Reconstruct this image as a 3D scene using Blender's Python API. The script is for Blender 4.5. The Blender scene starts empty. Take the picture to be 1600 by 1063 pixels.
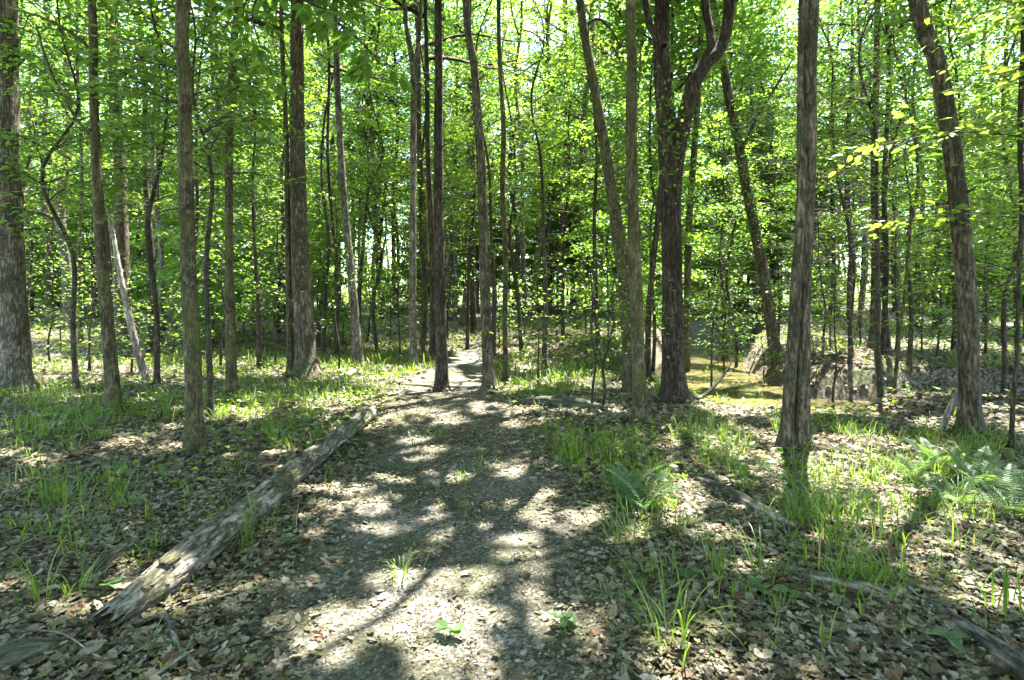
import bpy, math, random
import numpy as np
from mathutils import Vector, Euler

# ------------------------------------------------------------------ camera, sky, sun, exposure
SC = bpy.context.scene
COL = SC.collection
CAM_Z, FPX, YH = 1.5, 900.0, 470.0            # eye height, focal length and horizon row at 1600 px width
cam_d = bpy.data.cameras.new('camera')
cam = bpy.data.objects.new('camera', cam_d); COL.objects.link(cam)
cam.location = (0, 0, CAM_Z)
cam.rotation_euler = (math.radians(90), 0, 0)
cam_d.sensor_width = 36.0
cam_d.lens = FPX / 1600 * 36.0
cam_d.shift_y = -(531.5 - YH) / 1600.0
cam_d.clip_start = 0.05
cam_d.clip_end = 1000
SC.camera = cam

SUN_AZ, SUN_EL = math.radians(30), math.radians(66)   # azimuth right of the view direction
SDIR = np.array([math.sin(SUN_AZ) * math.cos(SUN_EL), math.cos(SUN_AZ) * math.cos(SUN_EL), math.sin(SUN_EL)])
world = bpy.data.worlds.new('World'); SC.world = world
world.use_nodes = True
wn = world.node_tree.nodes; wn.clear()
sky = wn.new('ShaderNodeTexSky'); sky.sky_type = 'NISHITA'; sky.sun_disc = False
sky.sun_elevation = SUN_EL; sky.sun_rotation = SUN_AZ
sky.air_density = 1.0; sky.dust_density = 0.8; sky.ozone_density = 1.0
bg = wn.new('ShaderNodeBackground'); bg.inputs['Strength'].default_value = 0.15
wo = wn.new('ShaderNodeOutputWorld')
world.node_tree.links.new(sky.outputs[0], bg.inputs['Color'])
world.node_tree.links.new(bg.outputs[0], wo.inputs['Surface'])
sun_d = bpy.data.lights.new('sun', 'SUN'); sun_d.energy = 5.0; sun_d.angle = math.radians(0.53)
sun_d.color = (1.0, 0.98, 0.955)
sun = bpy.data.objects.new('sun', sun_d); COL.objects.link(sun)
sun.rotation_euler = Vector(SDIR).to_track_quat('Z', 'Y').to_euler()
sun.location = (10, 20, 40)
vs = SC.view_settings
vs.view_transform = 'Standard'; vs.look = 'None'; vs.gamma = 1.0; vs.exposure = 3.5
vs.use_curve_mapping = False
cy = SC.cycles
cy.max_bounces = 5; cy.diffuse_bounces = 4; cy.glossy_bounces = 2; cy.transmission_bounces = 4
cy.transparent_max_bounces = 4; cy.volume_bounces = 0
cy.caustics_reflective = False; cy.caustics_refractive = False
cy.sample_clamp_indirect = 6.0
cy.use_denoising = True

RNG = np.random.default_rng(11)
random.seed(5)

# ------------------------------------------------------------------ numeric helpers
def _hash(ix, iy, iz):
    n = (ix.astype(np.int64) * 374761393 + iy.astype(np.int64) * 668265263 + iz.astype(np.int64) * 2147483647) & 0xffffffff
    n = ((n ^ (n >> 13)) * 1274126177) & 0xffffffff
    n = n ^ (n >> 16)
    return (n & 0xffff) / 65535.0

def vnoise(x, y, z=0.0):
    x = np.asarray(x, float); y = np.asarray(y, float); z = np.asarray(z, float) + np.zeros_like(x)
    fx, fy, fz = np.floor(x), np.floor(y), np.floor(z)
    tx, ty, tz = x - fx, y - fy, z - fz
    tx = tx * tx * (3 - 2 * tx); ty = ty * ty * (3 - 2 * ty); tz = tz * tz * (3 - 2 * tz)
    def H(a, b, c): return _hash(fx + a, fy + b, fz + c)
    a = H(0, 0, 0) * (1 - tx) + H(1, 0, 0) * tx
    b = H(0, 1, 0) * (1 - tx) + H(1, 1, 0) * tx
    c = H(0, 0, 1) * (1 - tx) + H(1, 0, 1) * tx
    d = H(0, 1, 1) * (1 - tx) + H(1, 1, 1) * tx
    return (a * (1 - ty) + b * ty) * (1 - tz) + (c * (1 - ty) + d * ty) * tz * 1.0

def fbm(x, y, z=0.0, o=3):
    s, a, f = 0.0, 0.5, 1.0
    for i in range(o):
        s = s + a * vnoise(np.asarray(x) * f + 17 * i, np.asarray(y) * f - 9 * i, np.asarray(z) * f)
        a *= 0.5; f *= 2.03
    return s / (1 - 0.5 ** o)

def sstep(a, b, x):
    t = np.clip((np.asarray(x, float) - a) / (b - a), 0, 1)
    return t * t * (3 - 2 * t)

CREEK = np.array([(30, 48), (20, 36), (12, 27), (7.4, 21.5), (5.6, 17.5), (4.85, 14.2), (4.45, 11.3), (5.4, 10.1), (7.4, 9.7), (10, 9.6), (15, 10.1), (30, 12.5), (60, 14)], float)
CREEK_W = 1.15
WATER_Z = -0.45

def creek_dist(x, y):
    x = np.asarray(x, float); y = np.asarray(y, float)
    best = np.full(np.broadcast(x, y).shape, 1e9)
    for (ax, ay), (bx, by) in zip(CREEK[:-1], CREEK[1:]):
        dx, dy = bx - ax, by - ay
        t = np.clip(((x - ax) * dx + (y - ay) * dy) / (dx * dx + dy * dy), 0, 1)
        best = np.minimum(best, np.hypot(x - ax - t * dx, y - ay - t * dy))
    return best

PATH = np.array([(-3.5, -.35, 1.0), (0.5, -.35, .95), (2.3, -.36, .88), (3.55, -.38, .96), (5.0, -.5, .98), (5.9, -.56, .96), (7.9, -.9, .80), (10.4, -1.15, .78),
                 (13.5, -1.15, .55), (16, -1.25, .3), (19, -1.25, .12), (32, -.4, .3)], float)   # y, centre x, half width

def path_c(y): return np.interp(y, PATH[:, 0], PATH[:, 1])
def path_w(y): return np.interp(y, PATH[:, 0], PATH[:, 2])
def path_in(x, y):                       # <1 inside
    return np.abs(x - path_c(y)) / path_w(y) + (y > 18.5) * 9.0

def ground_z(x, y):
    x = np.asarray(x, float); y = np.asarray(y, float)
    z = 0.16 * (fbm(x * .35 + 5, y * .35 + 3, 0, 2) - .5) + 0.035 * (vnoise(x * 1.7, y * 1.7) - .5)
    z = z + sstep(10, 46, y) * 1.2 + sstep(60, 200, y) * 3.0
    z = z - .05 * np.exp(-path_in(x, y) ** 2)
    d = creek_dist(x, y) + .25 * (fbm(x * 1.1, y * 1.1, 4, 2) - .5)
    far = sstep(0, 2.2, (x - 4.6) * .55 + (y - 10.5) * .75) * sstep(2.6, 1.0, np.abs(d - 2.2))
    z = z + .34 * far * (y < 30)
    bank = sstep(CREEK_W + .75, CREEK_W - .15, d)
    soft = sstep(CREEK_W + 2.2, CREEK_W + .2, d)
    nearside = sstep(4.7, 5.6, x) * (y < 10.1)
    z = z - .24 * soft * (1 - nearside) + .17 * soft * nearside
    return z * (1 - bank) + (-.78) * bank

def gz(x, y): return float(ground_z(np.array([x]), np.array([y]))[0])

def px2g(px, py):
    d = CAM_Z * FPX / max(py - YH, 4)
    for _ in range(12):
        x = (px - 800) / FPX * d
        z = gz(x, d)
        d = .5 * d + .5 * (CAM_Z - z) * FPX / max(py - YH, 4)
    return (px - 800) / FPX * d, d

def px2g_arr(px, py):
    px = np.asarray(px, float); py = np.asarray(py, float)
    k = FPX / np.maximum(py - YH, 4); d = CAM_Z * k
    for _ in range(10):
        x = (px - 800) / FPX * d
        d = .5 * d + .5 * (CAM_Z - ground_z(x, d)) * k
    return (px - 800) / FPX * d, d

def at_px(px, py, d): return np.array([(px - 800) / FPX * d, d, CAM_Z + (YH - py) / FPX * d])

# ------------------------------------------------------------------ mesh builders
def build(name, parts, mat, parent=None, loc=None, smooth=False, tint=None):
    """parts: list of (V, F) with F an int array (m,3) or (m,4); joined into one mesh object"""
    vs_, loops, tot, off = [], [], [], 0
    for V, F in parts:
        if len(F) == 0: continue
        vs_.append(V); loops.append((F + off).ravel()); tot.append(np.full(len(F), F.shape[1], np.int32)); off += len(V)
    me = bpy.data.meshes.new(name)
    if vs_:
        V = np.concatenate(vs_).astype(np.float32); L = np.concatenate(loops).astype(np.int32); T = np.concatenate(tot)
        me.vertices.add(len(V)); me.vertices.foreach_set('co', V.ravel())
        me.loops.add(len(L)); me.loops.foreach_set('vertex_index', L)
        me.polygons.add(len(T))
        me.polygons.foreach_set('loop_start', np.concatenate(([0], np.cumsum(T)[:-1])).astype(np.int32))
        me.polygons.foreach_set('loop_total', T)
        me.polygons.foreach_set('use_smooth', np.full(len(T), smooth, bool))
        if tint is not None:
            a = me.attributes.new('tint', 'FLOAT', 'FACE')
            a.data.foreach_set('value', tint.astype(np.float32))
        me.update(calc_edges=True)
    me.materials.append(mat)
    o = bpy.data.objects.new(name, me); COL.objects.link(o)
    if parent is not None: o.parent = parent
    if loc is not None: o.location = loc
    return o

def nrm(a): return a / np.maximum(np.linalg.norm(a, axis=-1, keepdims=True), 1e-9)

def leaf_geo(P, D, N, L, W, kind='two', fold=.12, droop=.08, rng=RNG):
    n = len(P)
    D = nrm(D); S = nrm(np.cross(D, N)); N = nrm(np.cross(S, D))
    L = (np.zeros(n) + L)[:, None]; W = (np.zeros(n) + W)[:, None]
    if kind == 'two':
        b = P
        l = P + D * L * .46 + S * W * .5 + N * W * fold
        t = P + D * L - N * L * droop
        r = P + D * L * .46 - S * W * .5 + N * W * fold
        V = np.stack([b, l, t, r], 1).reshape(-1, 3)
        k = np.arange(n)[:, None] * 4
        F = np.concatenate([k + np.array([[0, 1, 2]]), k + np.array([[0, 2, 3]])], 1).reshape(-1, 3)
        return V, F, 2
    if kind == 'six':
        b = P
        l1 = P + D * L * .25 + S * W * .40 + N * W * fold
        l2 = P + D * L * .62 + S * W * .42 + N * (W * fold - L * droop * .4)
        t = P + D * L - N * L * droop
        r2 = P + D * L * .62 - S * W * .42 + N * (W * fold - L * droop * .4)
        r1 = P + D * L * .25 - S * W * .40 + N * W * fold
        V = np.stack([b, l1, l2, t, r2, r1], 1).reshape(-1, 3)
        k = np.arange(n)[:, None] * 6
        F = np.concatenate([k + np.array([[0, 1, 2, 3]]), k + np.array([[0, 3, 4, 5]])], 1).reshape(-1, 4)
        return V, F, 2

def sticks(A, B, ra, rb):
    n = len(A)
    if n == 0: return np.zeros((0, 3)), np.zeros((0, 4), int)
    T = nrm(B - A)
    ref = np.where(np.abs(T[:, 2:3]) > .8, np.array([[1., 0, 0]]), np.array([[0., 0, 1.]]))
    U = nrm(np.cross(T, ref)); Vv = np.cross(T, U)
    ra = (np.zeros(n) + ra)[:, None]; rb = (np.zeros(n) + rb)[:, None]
    rings = []
    for c, r in ((A, ra), (B, rb)):
        for k in range(3):
            a = 2 * math.pi * k / 3
            rings.append(c + (U * math.cos(a) + Vv * math.sin(a)) * r)
    V = np.stack(rings, 1).reshape(-1, 3)
    k = np.arange(n)[:, None] * 6
    F = np.concatenate([k + np.array([[i, (i + 1) % 3, 3 + (i + 1) % 3, 3 + i]]) for i in range(3)], 1).reshape(-1, 4)
    return V, F

def smooth_curve(P, n):
    P = np.asarray(P, float)
    if len(P) == 2:
        t = np.linspace(0, 1, n)[:, None]; return P[0] * (1 - t) + P[1] * t
    Q = np.vstack([2 * P[0] - P[1], P, 2 * P[-1] - P[-2]])
    out = []
    u = np.linspace(0, len(P) - 1 - 1e-6, n)
    i = u.astype(int); t = (u - i)[:, None]
    p0, p1, p2, p3 = Q[i], Q[i + 1], Q[i + 2], Q[i + 3]
    return .5 * (2 * p1 + (p2 - p0) * t + (2 * p0 - 5 * p1 + 4 * p2 - p3) * t ** 2 + (3 * p1 - p0 - 3 * p2 + p3) * t ** 3)

def tube(P, R, sides=8, amp=0.0, seed=0.0, cap=False, flare=0.0, flare_h=.2, fine=0.0, zs=1.0):
    P = np.asarray(P, float); R = np.asarray(R, float)
    n = len(P)
    T = nrm(np.gradient(P, axis=0))
    m = np.abs(T.mean(0))
    ref = np.array([1., 0, 0]) if m[2] >= max(m[0], m[1]) * .8 else np.array([0., 0, 1.])
    U = nrm(np.cross(T, ref)); Vv = np.cross(T, U)
    th = np.arange(sides) / sides * 2 * math.pi
    ct, st = np.cos(th)[None], np.sin(th)[None]
    s = np.concatenate(([0], np.cumsum(np.linalg.norm(np.diff(P, axis=0), axis=1))))[:, None]
    rr = R[:, None] * np.ones((1, sides))
    if amp:
        rr = rr * (1 + amp * 2 * (fbm(ct * 1.3 + seed + 0 * s, st * 1.3 + seed * .7 + 0 * s, s * 1.2 * zs + seed, 2) - .5))
    if fine:
        fq = 5.5
        rr = rr + fine * (vnoise(ct * fq + seed + 0 * s, st * fq + 0 * s, s * 2.2 * zs) - .5) * 2
        rr = rr + fine * .6 * (vnoise(ct * fq * 2 + seed + 0 * s, st * fq * 2 + 0 * s, s * 6 * zs) - .5) * 2
    if flare:
        nlob = 4 + int(seed * 7) % 3
        lob = .35 + .8 * vnoise(ct * 1.9 + seed * 3 + 0 * s, st * 1.9 + seed + 0 * s, 0) + .5 * (.5 + .5 * np.cos(nlob * th[None] + seed)) ** 2
        rr = rr * (1 + flare * lob * np.exp(-np.maximum(s - .1, 0) / flare_h))
    V = (P[:, None] + U[:, None] * (ct * rr)[..., None] + Vv[:, None] * (st * rr)[..., None]).reshape(-1, 3)
    i = np.arange(n - 1)[:, None] * sides; j = np.arange(sides)[None]; j2 = (j + 1) % sides
    F = np.stack([i + j, i + j2, i + sides + j2, i + sides + j], -1).reshape(-1, 4)
    parts = [(V, F)]
    if cap:
        for e, idx in ((0, np.arange(sides)), (n - 1, np.arange(sides) + (n - 1) * sides)):
            ring = V[idx]; c = ring.mean(0)[None]
            VV = np.vstack([ring * .999 + c * .001, c]); a = np.arange(sides)
            parts.append((VV, np.stack([a, (a + 1) % sides, np.full(sides, sides)], -1) if e else np.stack([(a + 1) % sides, a, np.full(sides, sides)], -1)))
    return parts

# ------------------------------------------------------------------ materials
def new_mat(name):
    m = bpy.data.materials.new(name); m.use_nodes = True
    nt = m.node_tree; nt.nodes.clear()
    out = nt.nodes.new('ShaderNodeOutputMaterial')
    return m, nt, out

def nd(nt, t, **kw):
    n = nt.nodes.new(t)
    for k, v in kw.items():
        if k.startswith('i_'): n.inputs[k[2:].replace('_', ' ')].default_value = v
        else: setattr(n, k, v)
    return n

def ramp(nt, src, stops):
    r = nt.nodes.new('ShaderNodeValToRGB')
    while len(r.color_ramp.elements) < len(stops): r.color_ramp.elements.new(.5)
    for e, (p, c) in zip(r.color_ramp.elements, stops):
        e.position = p; e.color = (*c, 1)
    nt.links.new(src, r.inputs[0]); return r.outputs[0]

def mixc(nt, fac, a, b, mode='MIX'):
    m = nt.nodes.new('ShaderNodeMix'); m.data_type = 'RGBA'; m.blend_type = mode
    if isinstance(fac, (int, float)): m.inputs[0].default_value = fac
    else: nt.links.new(fac, m.inputs[0])
    for i, v in ((6, a), (7, b)):
        if isinstance(v, tuple): m.inputs[i].default_value = (*v, 1)
        else: nt.links.new(v, m.inputs[i])
    return m.outputs[2]

def coords(nt, scale=(1, 1, 1), rnd=True):
    tc = nt.nodes.new('ShaderNodeTexCoord')
    src = tc.outputs['Object']
    if rnd:
        oi = nt.nodes.new('ShaderNodeObjectInfo')
        ml = nd(nt, 'ShaderNodeMath', operation='MULTIPLY'); ml.inputs[1].default_value = 57.0
        nt.links.new(oi.outputs['Random'], ml.inputs[0])
        ad = nd(nt, 'ShaderNodeVectorMath', operation='ADD')
        nt.links.new(src, ad.inputs[0]); nt.links.new(ml.outputs[0], ad.inputs[1]); src = ad.outputs[0]
    mp = nt.nodes.new('ShaderNodeMapping'); mp.inputs['Scale'].default_value = scale
    nt.links.new(src, mp.inputs[0]); return mp.outputs[0], src

def noise(nt, vec, scale, detail=4, rough=.6):
    n = nd(nt, 'ShaderNodeTexNoise'); n.inputs['Scale'].default_value = scale
    n.inputs['Detail'].default_value = detail; n.inputs['Roughness'].default_value = rough
    nt.links.new(vec, n.inputs['Vector']); return n.outputs[0]

def leaf_mat(name, stops, tr_gain=(2.6, 2.5, .9), tr=.5, spec=.35, rough=.45):
    m, nt, out = new_mat(name)
    at = nd(nt, 'ShaderNodeAttribute', attribute_name='tint')
    oi = nd(nt, 'ShaderNodeObjectInfo')
    a1 = nd(nt, 'ShaderNodeMath', operation='MULTIPLY_ADD'); a1.inputs[1].default_value = .4; a1.inputs[2].default_value = -.24
    nt.links.new(oi.outputs['Random'], a1.inputs[0])
    a2 = nd(nt, 'ShaderNodeMath', operation='ADD'); a2.use_clamp = True
    nt.links.new(at.outputs['Fac'], a2.inputs[0]); nt.links.new(a1.outputs[0], a2.inputs[1])
    c = ramp(nt, a2.outputs[0], stops)
    p = nd(nt, 'ShaderNodeBsdfPrincipled'); p.inputs['Roughness'].default_value = rough
    p.inputs['Specular IOR Level'].default_value = spec
    nt.links.new(c, p.inputs['Base Color'])
    g = mixc(nt, 1.0, c, tr_gain, 'MULTIPLY')
    g.node.clamp_result = False
    t = nd(nt, 'ShaderNodeBsdfTranslucent'); nt.links.new(g, t.inputs['Color'])
    mx = nd(nt, 'ShaderNodeMixShader'); mx.inputs[0].default_value = tr
    nt.links.new(p.outputs[0], mx.inputs[1]); nt.links.new(t.outputs[0], mx.inputs[2])
    nt.links.new(mx.outputs[0], out.inputs['Surface'])
    return m

def bark_mat(name, dark, light, moss=(.045, .062, .015), moss_amt=.4, furrow=9.0, lichen=.25, bump=.8, mottle=.5, stretch=.19):
    m, nt, out = new_mat(name)
    st, src = coords(nt, (1, 1, stretch))
    n1 = noise(nt, st, furrow * 2.2, 3, .55)
    ab = nd(nt, 'ShaderNodeMath', operation='SUBTRACT'); ab.inputs[1].default_value = .5; nt.links.new(n1, ab.inputs[0])
    ab2 = nd(nt, 'ShaderNodeMath', operation='ABSOLUTE'); nt.links.new(ab.outputs[0], ab2.inputs[0])
    st2, _ = coords(nt, (1, 1, .35))
    nz = noise(nt, st2, furrow * 6, 5, .7)
    sub = nd(nt, 'ShaderNodeMath', operation='MULTIPLY_ADD'); sub.inputs[1].default_value = .8; sub.inputs[2].default_value = -.28
    nt.links.new(nz, sub.inputs[0])
    ridge = nd(nt, 'ShaderNodeMath', operation='MULTIPLY_ADD'); ridge.inputs[1].default_value = 4.2; ridge.use_clamp = True
    nt.links.new(ab2.outputs[0], ridge.inputs[0]); nt.links.new(sub.outputs[0], ridge.inputs[2])
    c = ramp(nt, ridge.outputs[0], [(.04, tuple(v * .45 for v in dark)), (.3, dark), (.8, light)])
    big = noise(nt, src, 1.6, 4, .65)
    c = mixc(nt, 1.0, c, ramp(nt, big, [(.35, (.62, .58, .52)), (.66, (1.25, 1.2, 1.15))]), 'MULTIPLY')
    bt, _ = coords(nt, (1, 1, .45))
    blo = noise(nt, bt, 7.5, 7, .8)
    c = mixc(nt, ramp(nt, blo, [(.40, (.85 * mottle,) * 3), (.49, (0, 0, 0))]), c, tuple(v * .38 for v in dark))
    c = mixc(nt, ramp(nt, blo, [(.53, (0, 0, 0)), (.63, (.7 * mottle,) * 3)]), c, tuple(min(1, v * 1.75) for v in light))
    sp = noise(nt, src, 24, 5, .8)                      # dark and pale speckle of lichens
    c = mixc(nt, ramp(nt, sp, [(.36, (mottle,) * 3), (.46, (0, 0, 0))]), c, tuple(v * .5 for v in dark))
    li = noise(nt, src, 15, 5, .75)
    c = mixc(nt, ramp(nt, li, [(.56, (0, 0, 0)), (.64, (lichen,) * 3)]), c, (.27, .28, .2))
    mo = noise(nt, src, 3.6, 6, .75)
    c = mixc(nt, ramp(nt, mo, [(.62 - .3 * moss_amt, (0, 0, 0)), (.76 - .2 * moss_amt, (.8, .8, .8))]), c, mixc(nt, 1.0, moss, ramp(nt, nz, [(.3, (.45, .45, .45)), (.7, (1.3, 1.3, 1.3))]), 'MULTIPLY'))
    p = nd(nt, 'ShaderNodeBsdfPrincipled'); p.inputs['Roughness'].default_value = .9
    p.inputs['Specular IOR Level'].default_value = .2
    nt.links.new(c, p.inputs['Base Color'])
    b = nd(nt, 'ShaderNodeBump'); b.inputs['Strength'].default_value = bump; b.inputs['Distance'].default_value = .03
    nt.links.new(ridge.outputs[0], b.inputs['Height']); nt.links.new(b.outputs[0], p.inputs['Normal'])
    nt.links.new(p.outputs[0], out.inputs['Surface'])
    return m

def litter_mat(name):
    m, nt, out = new_mat(name)
    at = nd(nt, 'ShaderNodeAttribute', attribute_name='tint')
    c = ramp(nt, at.outputs['Fac'], [(0, (.025, .018, .01)), (.2, (.06, .047, .021)), (.42, (.118, .1, .044)), (.6, (.19, .16, .09)), (.8, (.3, .262, .185)), (.9, (.14, .14, .045)), (1, (.13, .065, .03))])
    v, _ = coords(nt, rnd=False)
    n = noise(nt, v, 60, 3)
    c = mixc(nt, 1.0, c, ramp(nt, n, [(.3, (.75, .75, .75)), (.7, (1.12, 1.12, 1.12))]), 'MULTIPLY')
    p = nd(nt, 'ShaderNodeBsdfPrincipled'); p.inputs['Roughness'].default_value = .7; p.inputs['Specular IOR Level'].default_value = .3
    nt.links.new(c, p.inputs['Base Color'])
    t = nd(nt, 'ShaderNodeBsdfTranslucent'); nt.links.new(c, t.inputs['Color'])
    mx = nd(nt, 'ShaderNodeMixShader'); mx.inputs[0].default_value = .15
    nt.links.new(p.outputs[0], mx.inputs[1]); nt.links.new(t.outputs[0], mx.inputs[2])
    nt.links.new(mx.outputs[0], out.inputs['Surface'])
    return m

def ground_mat(name, path=False):
    m, nt, out = new_mat(name)
    v, src = coords(nt, rnd=False)
    vo = nd(nt, 'ShaderNodeTexVoronoi'); vo.inputs['Scale'].default_value = 75 if path else 24
    wob = noise(nt, v, 8, 3)
    wv = nd(nt, 'ShaderNodeVectorMath', operation='MULTIPLY_ADD'); wv.inputs[1].default_value = (.12, .12, .12)
    nt.links.new(wob, wv.inputs[0]); nt.links.new(v, wv.inputs[2]); nt.links.new(wv.outputs[0], vo.inputs['Vector'])
    sep = nd(nt, 'ShaderNodeSeparateColor'); nt.links.new(vo.outputs['Color'], sep.inputs[0])
    if path:
        c = ramp(nt, sep.outputs[0], [(0, (.045, .037, .024)), (.4, (.09, .076, .052)), (.75, (.165, .149, .122)), (1, (.28, .262, .235))])
    else:
        c = ramp(nt, sep.outputs[0], [(0, (.03, .023, .014)), (.35, (.085, .066, .04)), (.7, (.16, .132, .088)), (1, (.24, .208, .155))])
    n1 = noise(nt, v, 1.1, 5, .65)
    if path:
        c = mixc(nt, ramp(nt, n1, [(.4, (0, 0, 0)), (.62, (.85, .85, .85))]), c, (.045, .048, .018))
    else:
        c = mixc(nt, ramp(nt, n1, [(.5, (0, 0, 0)), (.7, (.6, .6, .6))]), c, (.06, .085, .025))
    n2 = noise(nt, v, 180, 3, .7)
    c = mixc(nt, 1.0, c, ramp(nt, n2, [(.3, (.72, .72, .72)), (.7, (1.18, 1.18, 1.18))]), 'MULTIPLY')
    if not path:                                   # bare bank soil where the ground drops to the creek
        ge = nd(nt, 'ShaderNodeSeparateXYZ'); nt.links.new(src, ge.inputs[0])
        s = ramp(nt, ge.outputs[2], [(0, (0, 0, 0)), (1, (1, 1, 1))])
        mr = nd(nt, 'ShaderNodeMapRange'); mr.inputs[1].default_value = -.24; mr.inputs[2].default_value = -.4
        nt.links.new(ge.outputs[2], mr.inputs[0])
        c = mixc(nt, mr.outputs[0], c, ramp(nt, noise(nt, v, 9, 5), [(.3, (.05, .04, .026)), (.7, (.15, .12, .085))]))
    p = nd(nt, 'ShaderNodeBsdfPrincipled'); p.inputs['Roughness'].default_value = .95; p.inputs['Specular IOR Level'].default_value = .15
    nt.links.new(c, p.inputs['Base Color'])
    h = nd(nt, 'ShaderNodeMath', operation='ADD'); nt.links.new(sep.outputs[1], h.inputs[0]); nt.links.new(n2, h.inputs[1])
    b = nd(nt, 'ShaderNodeBump'); b.inputs['Strength'].default_value = .4 if path else .7; b.inputs['Distance'].default_value = .01 if path else .02
    nt.links.new(h.outputs[0], b.inputs['Height']); nt.links.new(b.outputs[0], p.inputs['Normal'])
    nt.links.new(p.outputs[0], out.inputs['Surface'])
    return m

def water_mat():
    m, nt, out = new_mat('creek_water')
    v, _ = coords(nt, rnd=False)
    n = noise(nt, v, .9, 3)
    c = ramp(nt, n, [(.35, (.098, .092, .036)), (.6, (.155, .13, .052)), (.75, (.215, .172, .085))])
    p = nd(nt, 'ShaderNodeBsdfPrincipled'); p.inputs['Roughness'].default_value = .06; p.inputs['IOR'].default_value = 1.33
    nt.links.new(c, p.inputs['Base Color'])
    b = nd(nt, 'ShaderNodeBump'); b.inputs['Strength'].default_value = .12; b.inputs['Distance'].default_value = .02
    nt.links.new(noise(nt, v, 7, 2), b.inputs['Height']); nt.links.new(b.outputs[0], p.inputs['Normal'])
    nt.links.new(p.outputs[0], out.inputs['Surface'])
    return m

M = {}
M['oak'] = bark_mat('bark_oak', (.054, .042, .027), (.18, .146, .1), moss_amt=.45, furrow=10)
M['dark'] = bark_mat('bark_dark', (.028, .021, .014), (.098, .076, .052), moss_amt=.25, furrow=11, lichen=.1, mottle=.3)
M['grey'] = bark_mat('bark_grey', (.085, .074, .054), (.26, .235, .175), moss_amt=.35, furrow=11, lichen=.4)
M['mossy'] = bark_mat('bark_mossy', (.05, .038, .02), (.165, .132, .078), moss=(.082, .09, .022), moss_amt=.7, furrow=13, lichen=.4, mottle=.8)
M['twig'] = bark_mat('bark_twig', (.03, .025, .016), (.085, .07, .048), moss_amt=.3, furrow=22, bump=.3)
M['pale'] = bark_mat('dead_pale_wood', (.2, .175, .14), (.46, .42, .36), moss_amt=.0, furrow=10, lichen=.1)
M['log'] = bark_mat('rotting_log', (.085, .073, .054), (.34, .31, .25), moss=(.09, .105, .036), moss_amt=.5, furrow=8, lichen=.6, bump=.9, mottle=.7, stretch=.25)
M['darklog'] = bark_mat('old_dark_log', (.04, .038, .03), (.15, .145, .115), moss=(.06, .075, .03), moss_amt=.5, furrow=8, lichen=.2, bump=.8, stretch=.25)
M['beech'] = leaf_mat('leaf_understory', [(0, (.046, .096, .022)), (.5, (.078, .142, .03)), (1, (.128, .19, .04))])
M['maple'] = leaf_mat('leaf_maple', [(0, (.05, .1, .025)), (.5, (.086, .15, .034)), (1, (.142, .2, .045))])
M['oakleaf'] = leaf_mat('leaf_oak', [(0, (.043, .092, .022)), (.5, (.07, .135, .03)), (1, (.105, .172, .038))])
M['far'] = leaf_mat('leaf_far', [(0, (.06, .12, .03)), (.5, (.1, .175, .04)), (1, (.145, .22, .05))])
M['grass'] = leaf_mat('grass_blades', [(0, (.045, .088, .012)), (.5, (.078, .138, .018)), (.85, (.13, .175, .028)), (1, (.28, .25, .12))], tr=.4)
M['fern'] = leaf_mat('fern_fronds', [(0, (.045, .09, .03)), (1, (.09, .15, .05))], tr=.35)
M['litter'] = litter_mat('leaf_litter')
M['ground'] = ground_mat('forest_floor')
M['path'] = ground_mat('path_soil', True)
M['water'] = water_mat()

# ------------------------------------------------------------------ scene bookkeeping
def put(o, label=None, cat=None, group=None, kind=None):
    if label: o['label'] = label
    if cat: o['category'] = cat
    if group: o['group'] = group
    if kind: o['kind'] = kind
    return o

def thing(name, label, cat, loc, group=None):
    o = bpy.data.objects.new(name, None); COL.objects.link(o)
    o.location = loc; o.empty_display_size = .2
    return put(o, label, cat, group)

def copy_tree(root, loc, rz, sc, label, group):
    r = root.copy(); COL.objects.link(r); r.location = loc; r.rotation_euler = (0, 0, rz); r.scale = (sc, sc, sc)
    put(r, label, None, group)
    for ch in root.children:
        c = ch.copy(); COL.objects.link(c); c.parent = r
    return r

# ------------------------------------------------------------------ where the sun reaches the ground (open gaps in the canopy)
LIT = np.array([(700, 712, 46, 13), (815, 727, 52, 13), (605, 650, 34, 9), (640, 640, 30, 6), (640, 812, 62, 14), (775, 800, 46, 15), (845, 800, 50, 26), (800, 880, 66, 62), (690, 845, 40, 20),
                (500, 910, 76, 22), (650, 1000, 66, 40), (735, 955, 60, 40), (905, 830, 40, 30), (890, 930, 45, 34), (340, 1010, 66, 36), (485, 800, 56, 22), (250, 692, 110, 17), (80, 715, 90, 20),
                (400, 705, 70, 13), (360, 650, 60, 8), (1170, 755, 70, 16), (1075, 790, 80, 36), (1150, 850, 90, 26), (1330, 700, 80, 10), (1480, 740, 90, 14), (1450, 850, 60, 30), (1560, 800, 50, 20),
                (1340, 600, 90, 26), (1170, 645, 90, 9), (600, 606, 80, 6), (690, 590, 60, 7), (735, 560, 26, 12), (980, 1040, 50, 30), (1140, 622, 60, 14), (60, 900, 60, 16), (100, 620, 90, 8),
                (1560, 925, 50, 22), (1290, 1000, 26, 16), (700, 655, 40, 7), (760, 640, 40, 6), (100, 530, 70, 12), (850, 570, 60, 14), (930, 600, 40, 8), (440, 725, 60, 10), (520, 640, 40, 5),
                (1400, 640, 80, 10), (1520, 630, 60, 14), (640, 690, 40, 5), (560, 870, 40, 10), (200, 830, 30, 8), (1240, 690, 40, 7), (1040, 850, 30, 14)], float)

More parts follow.
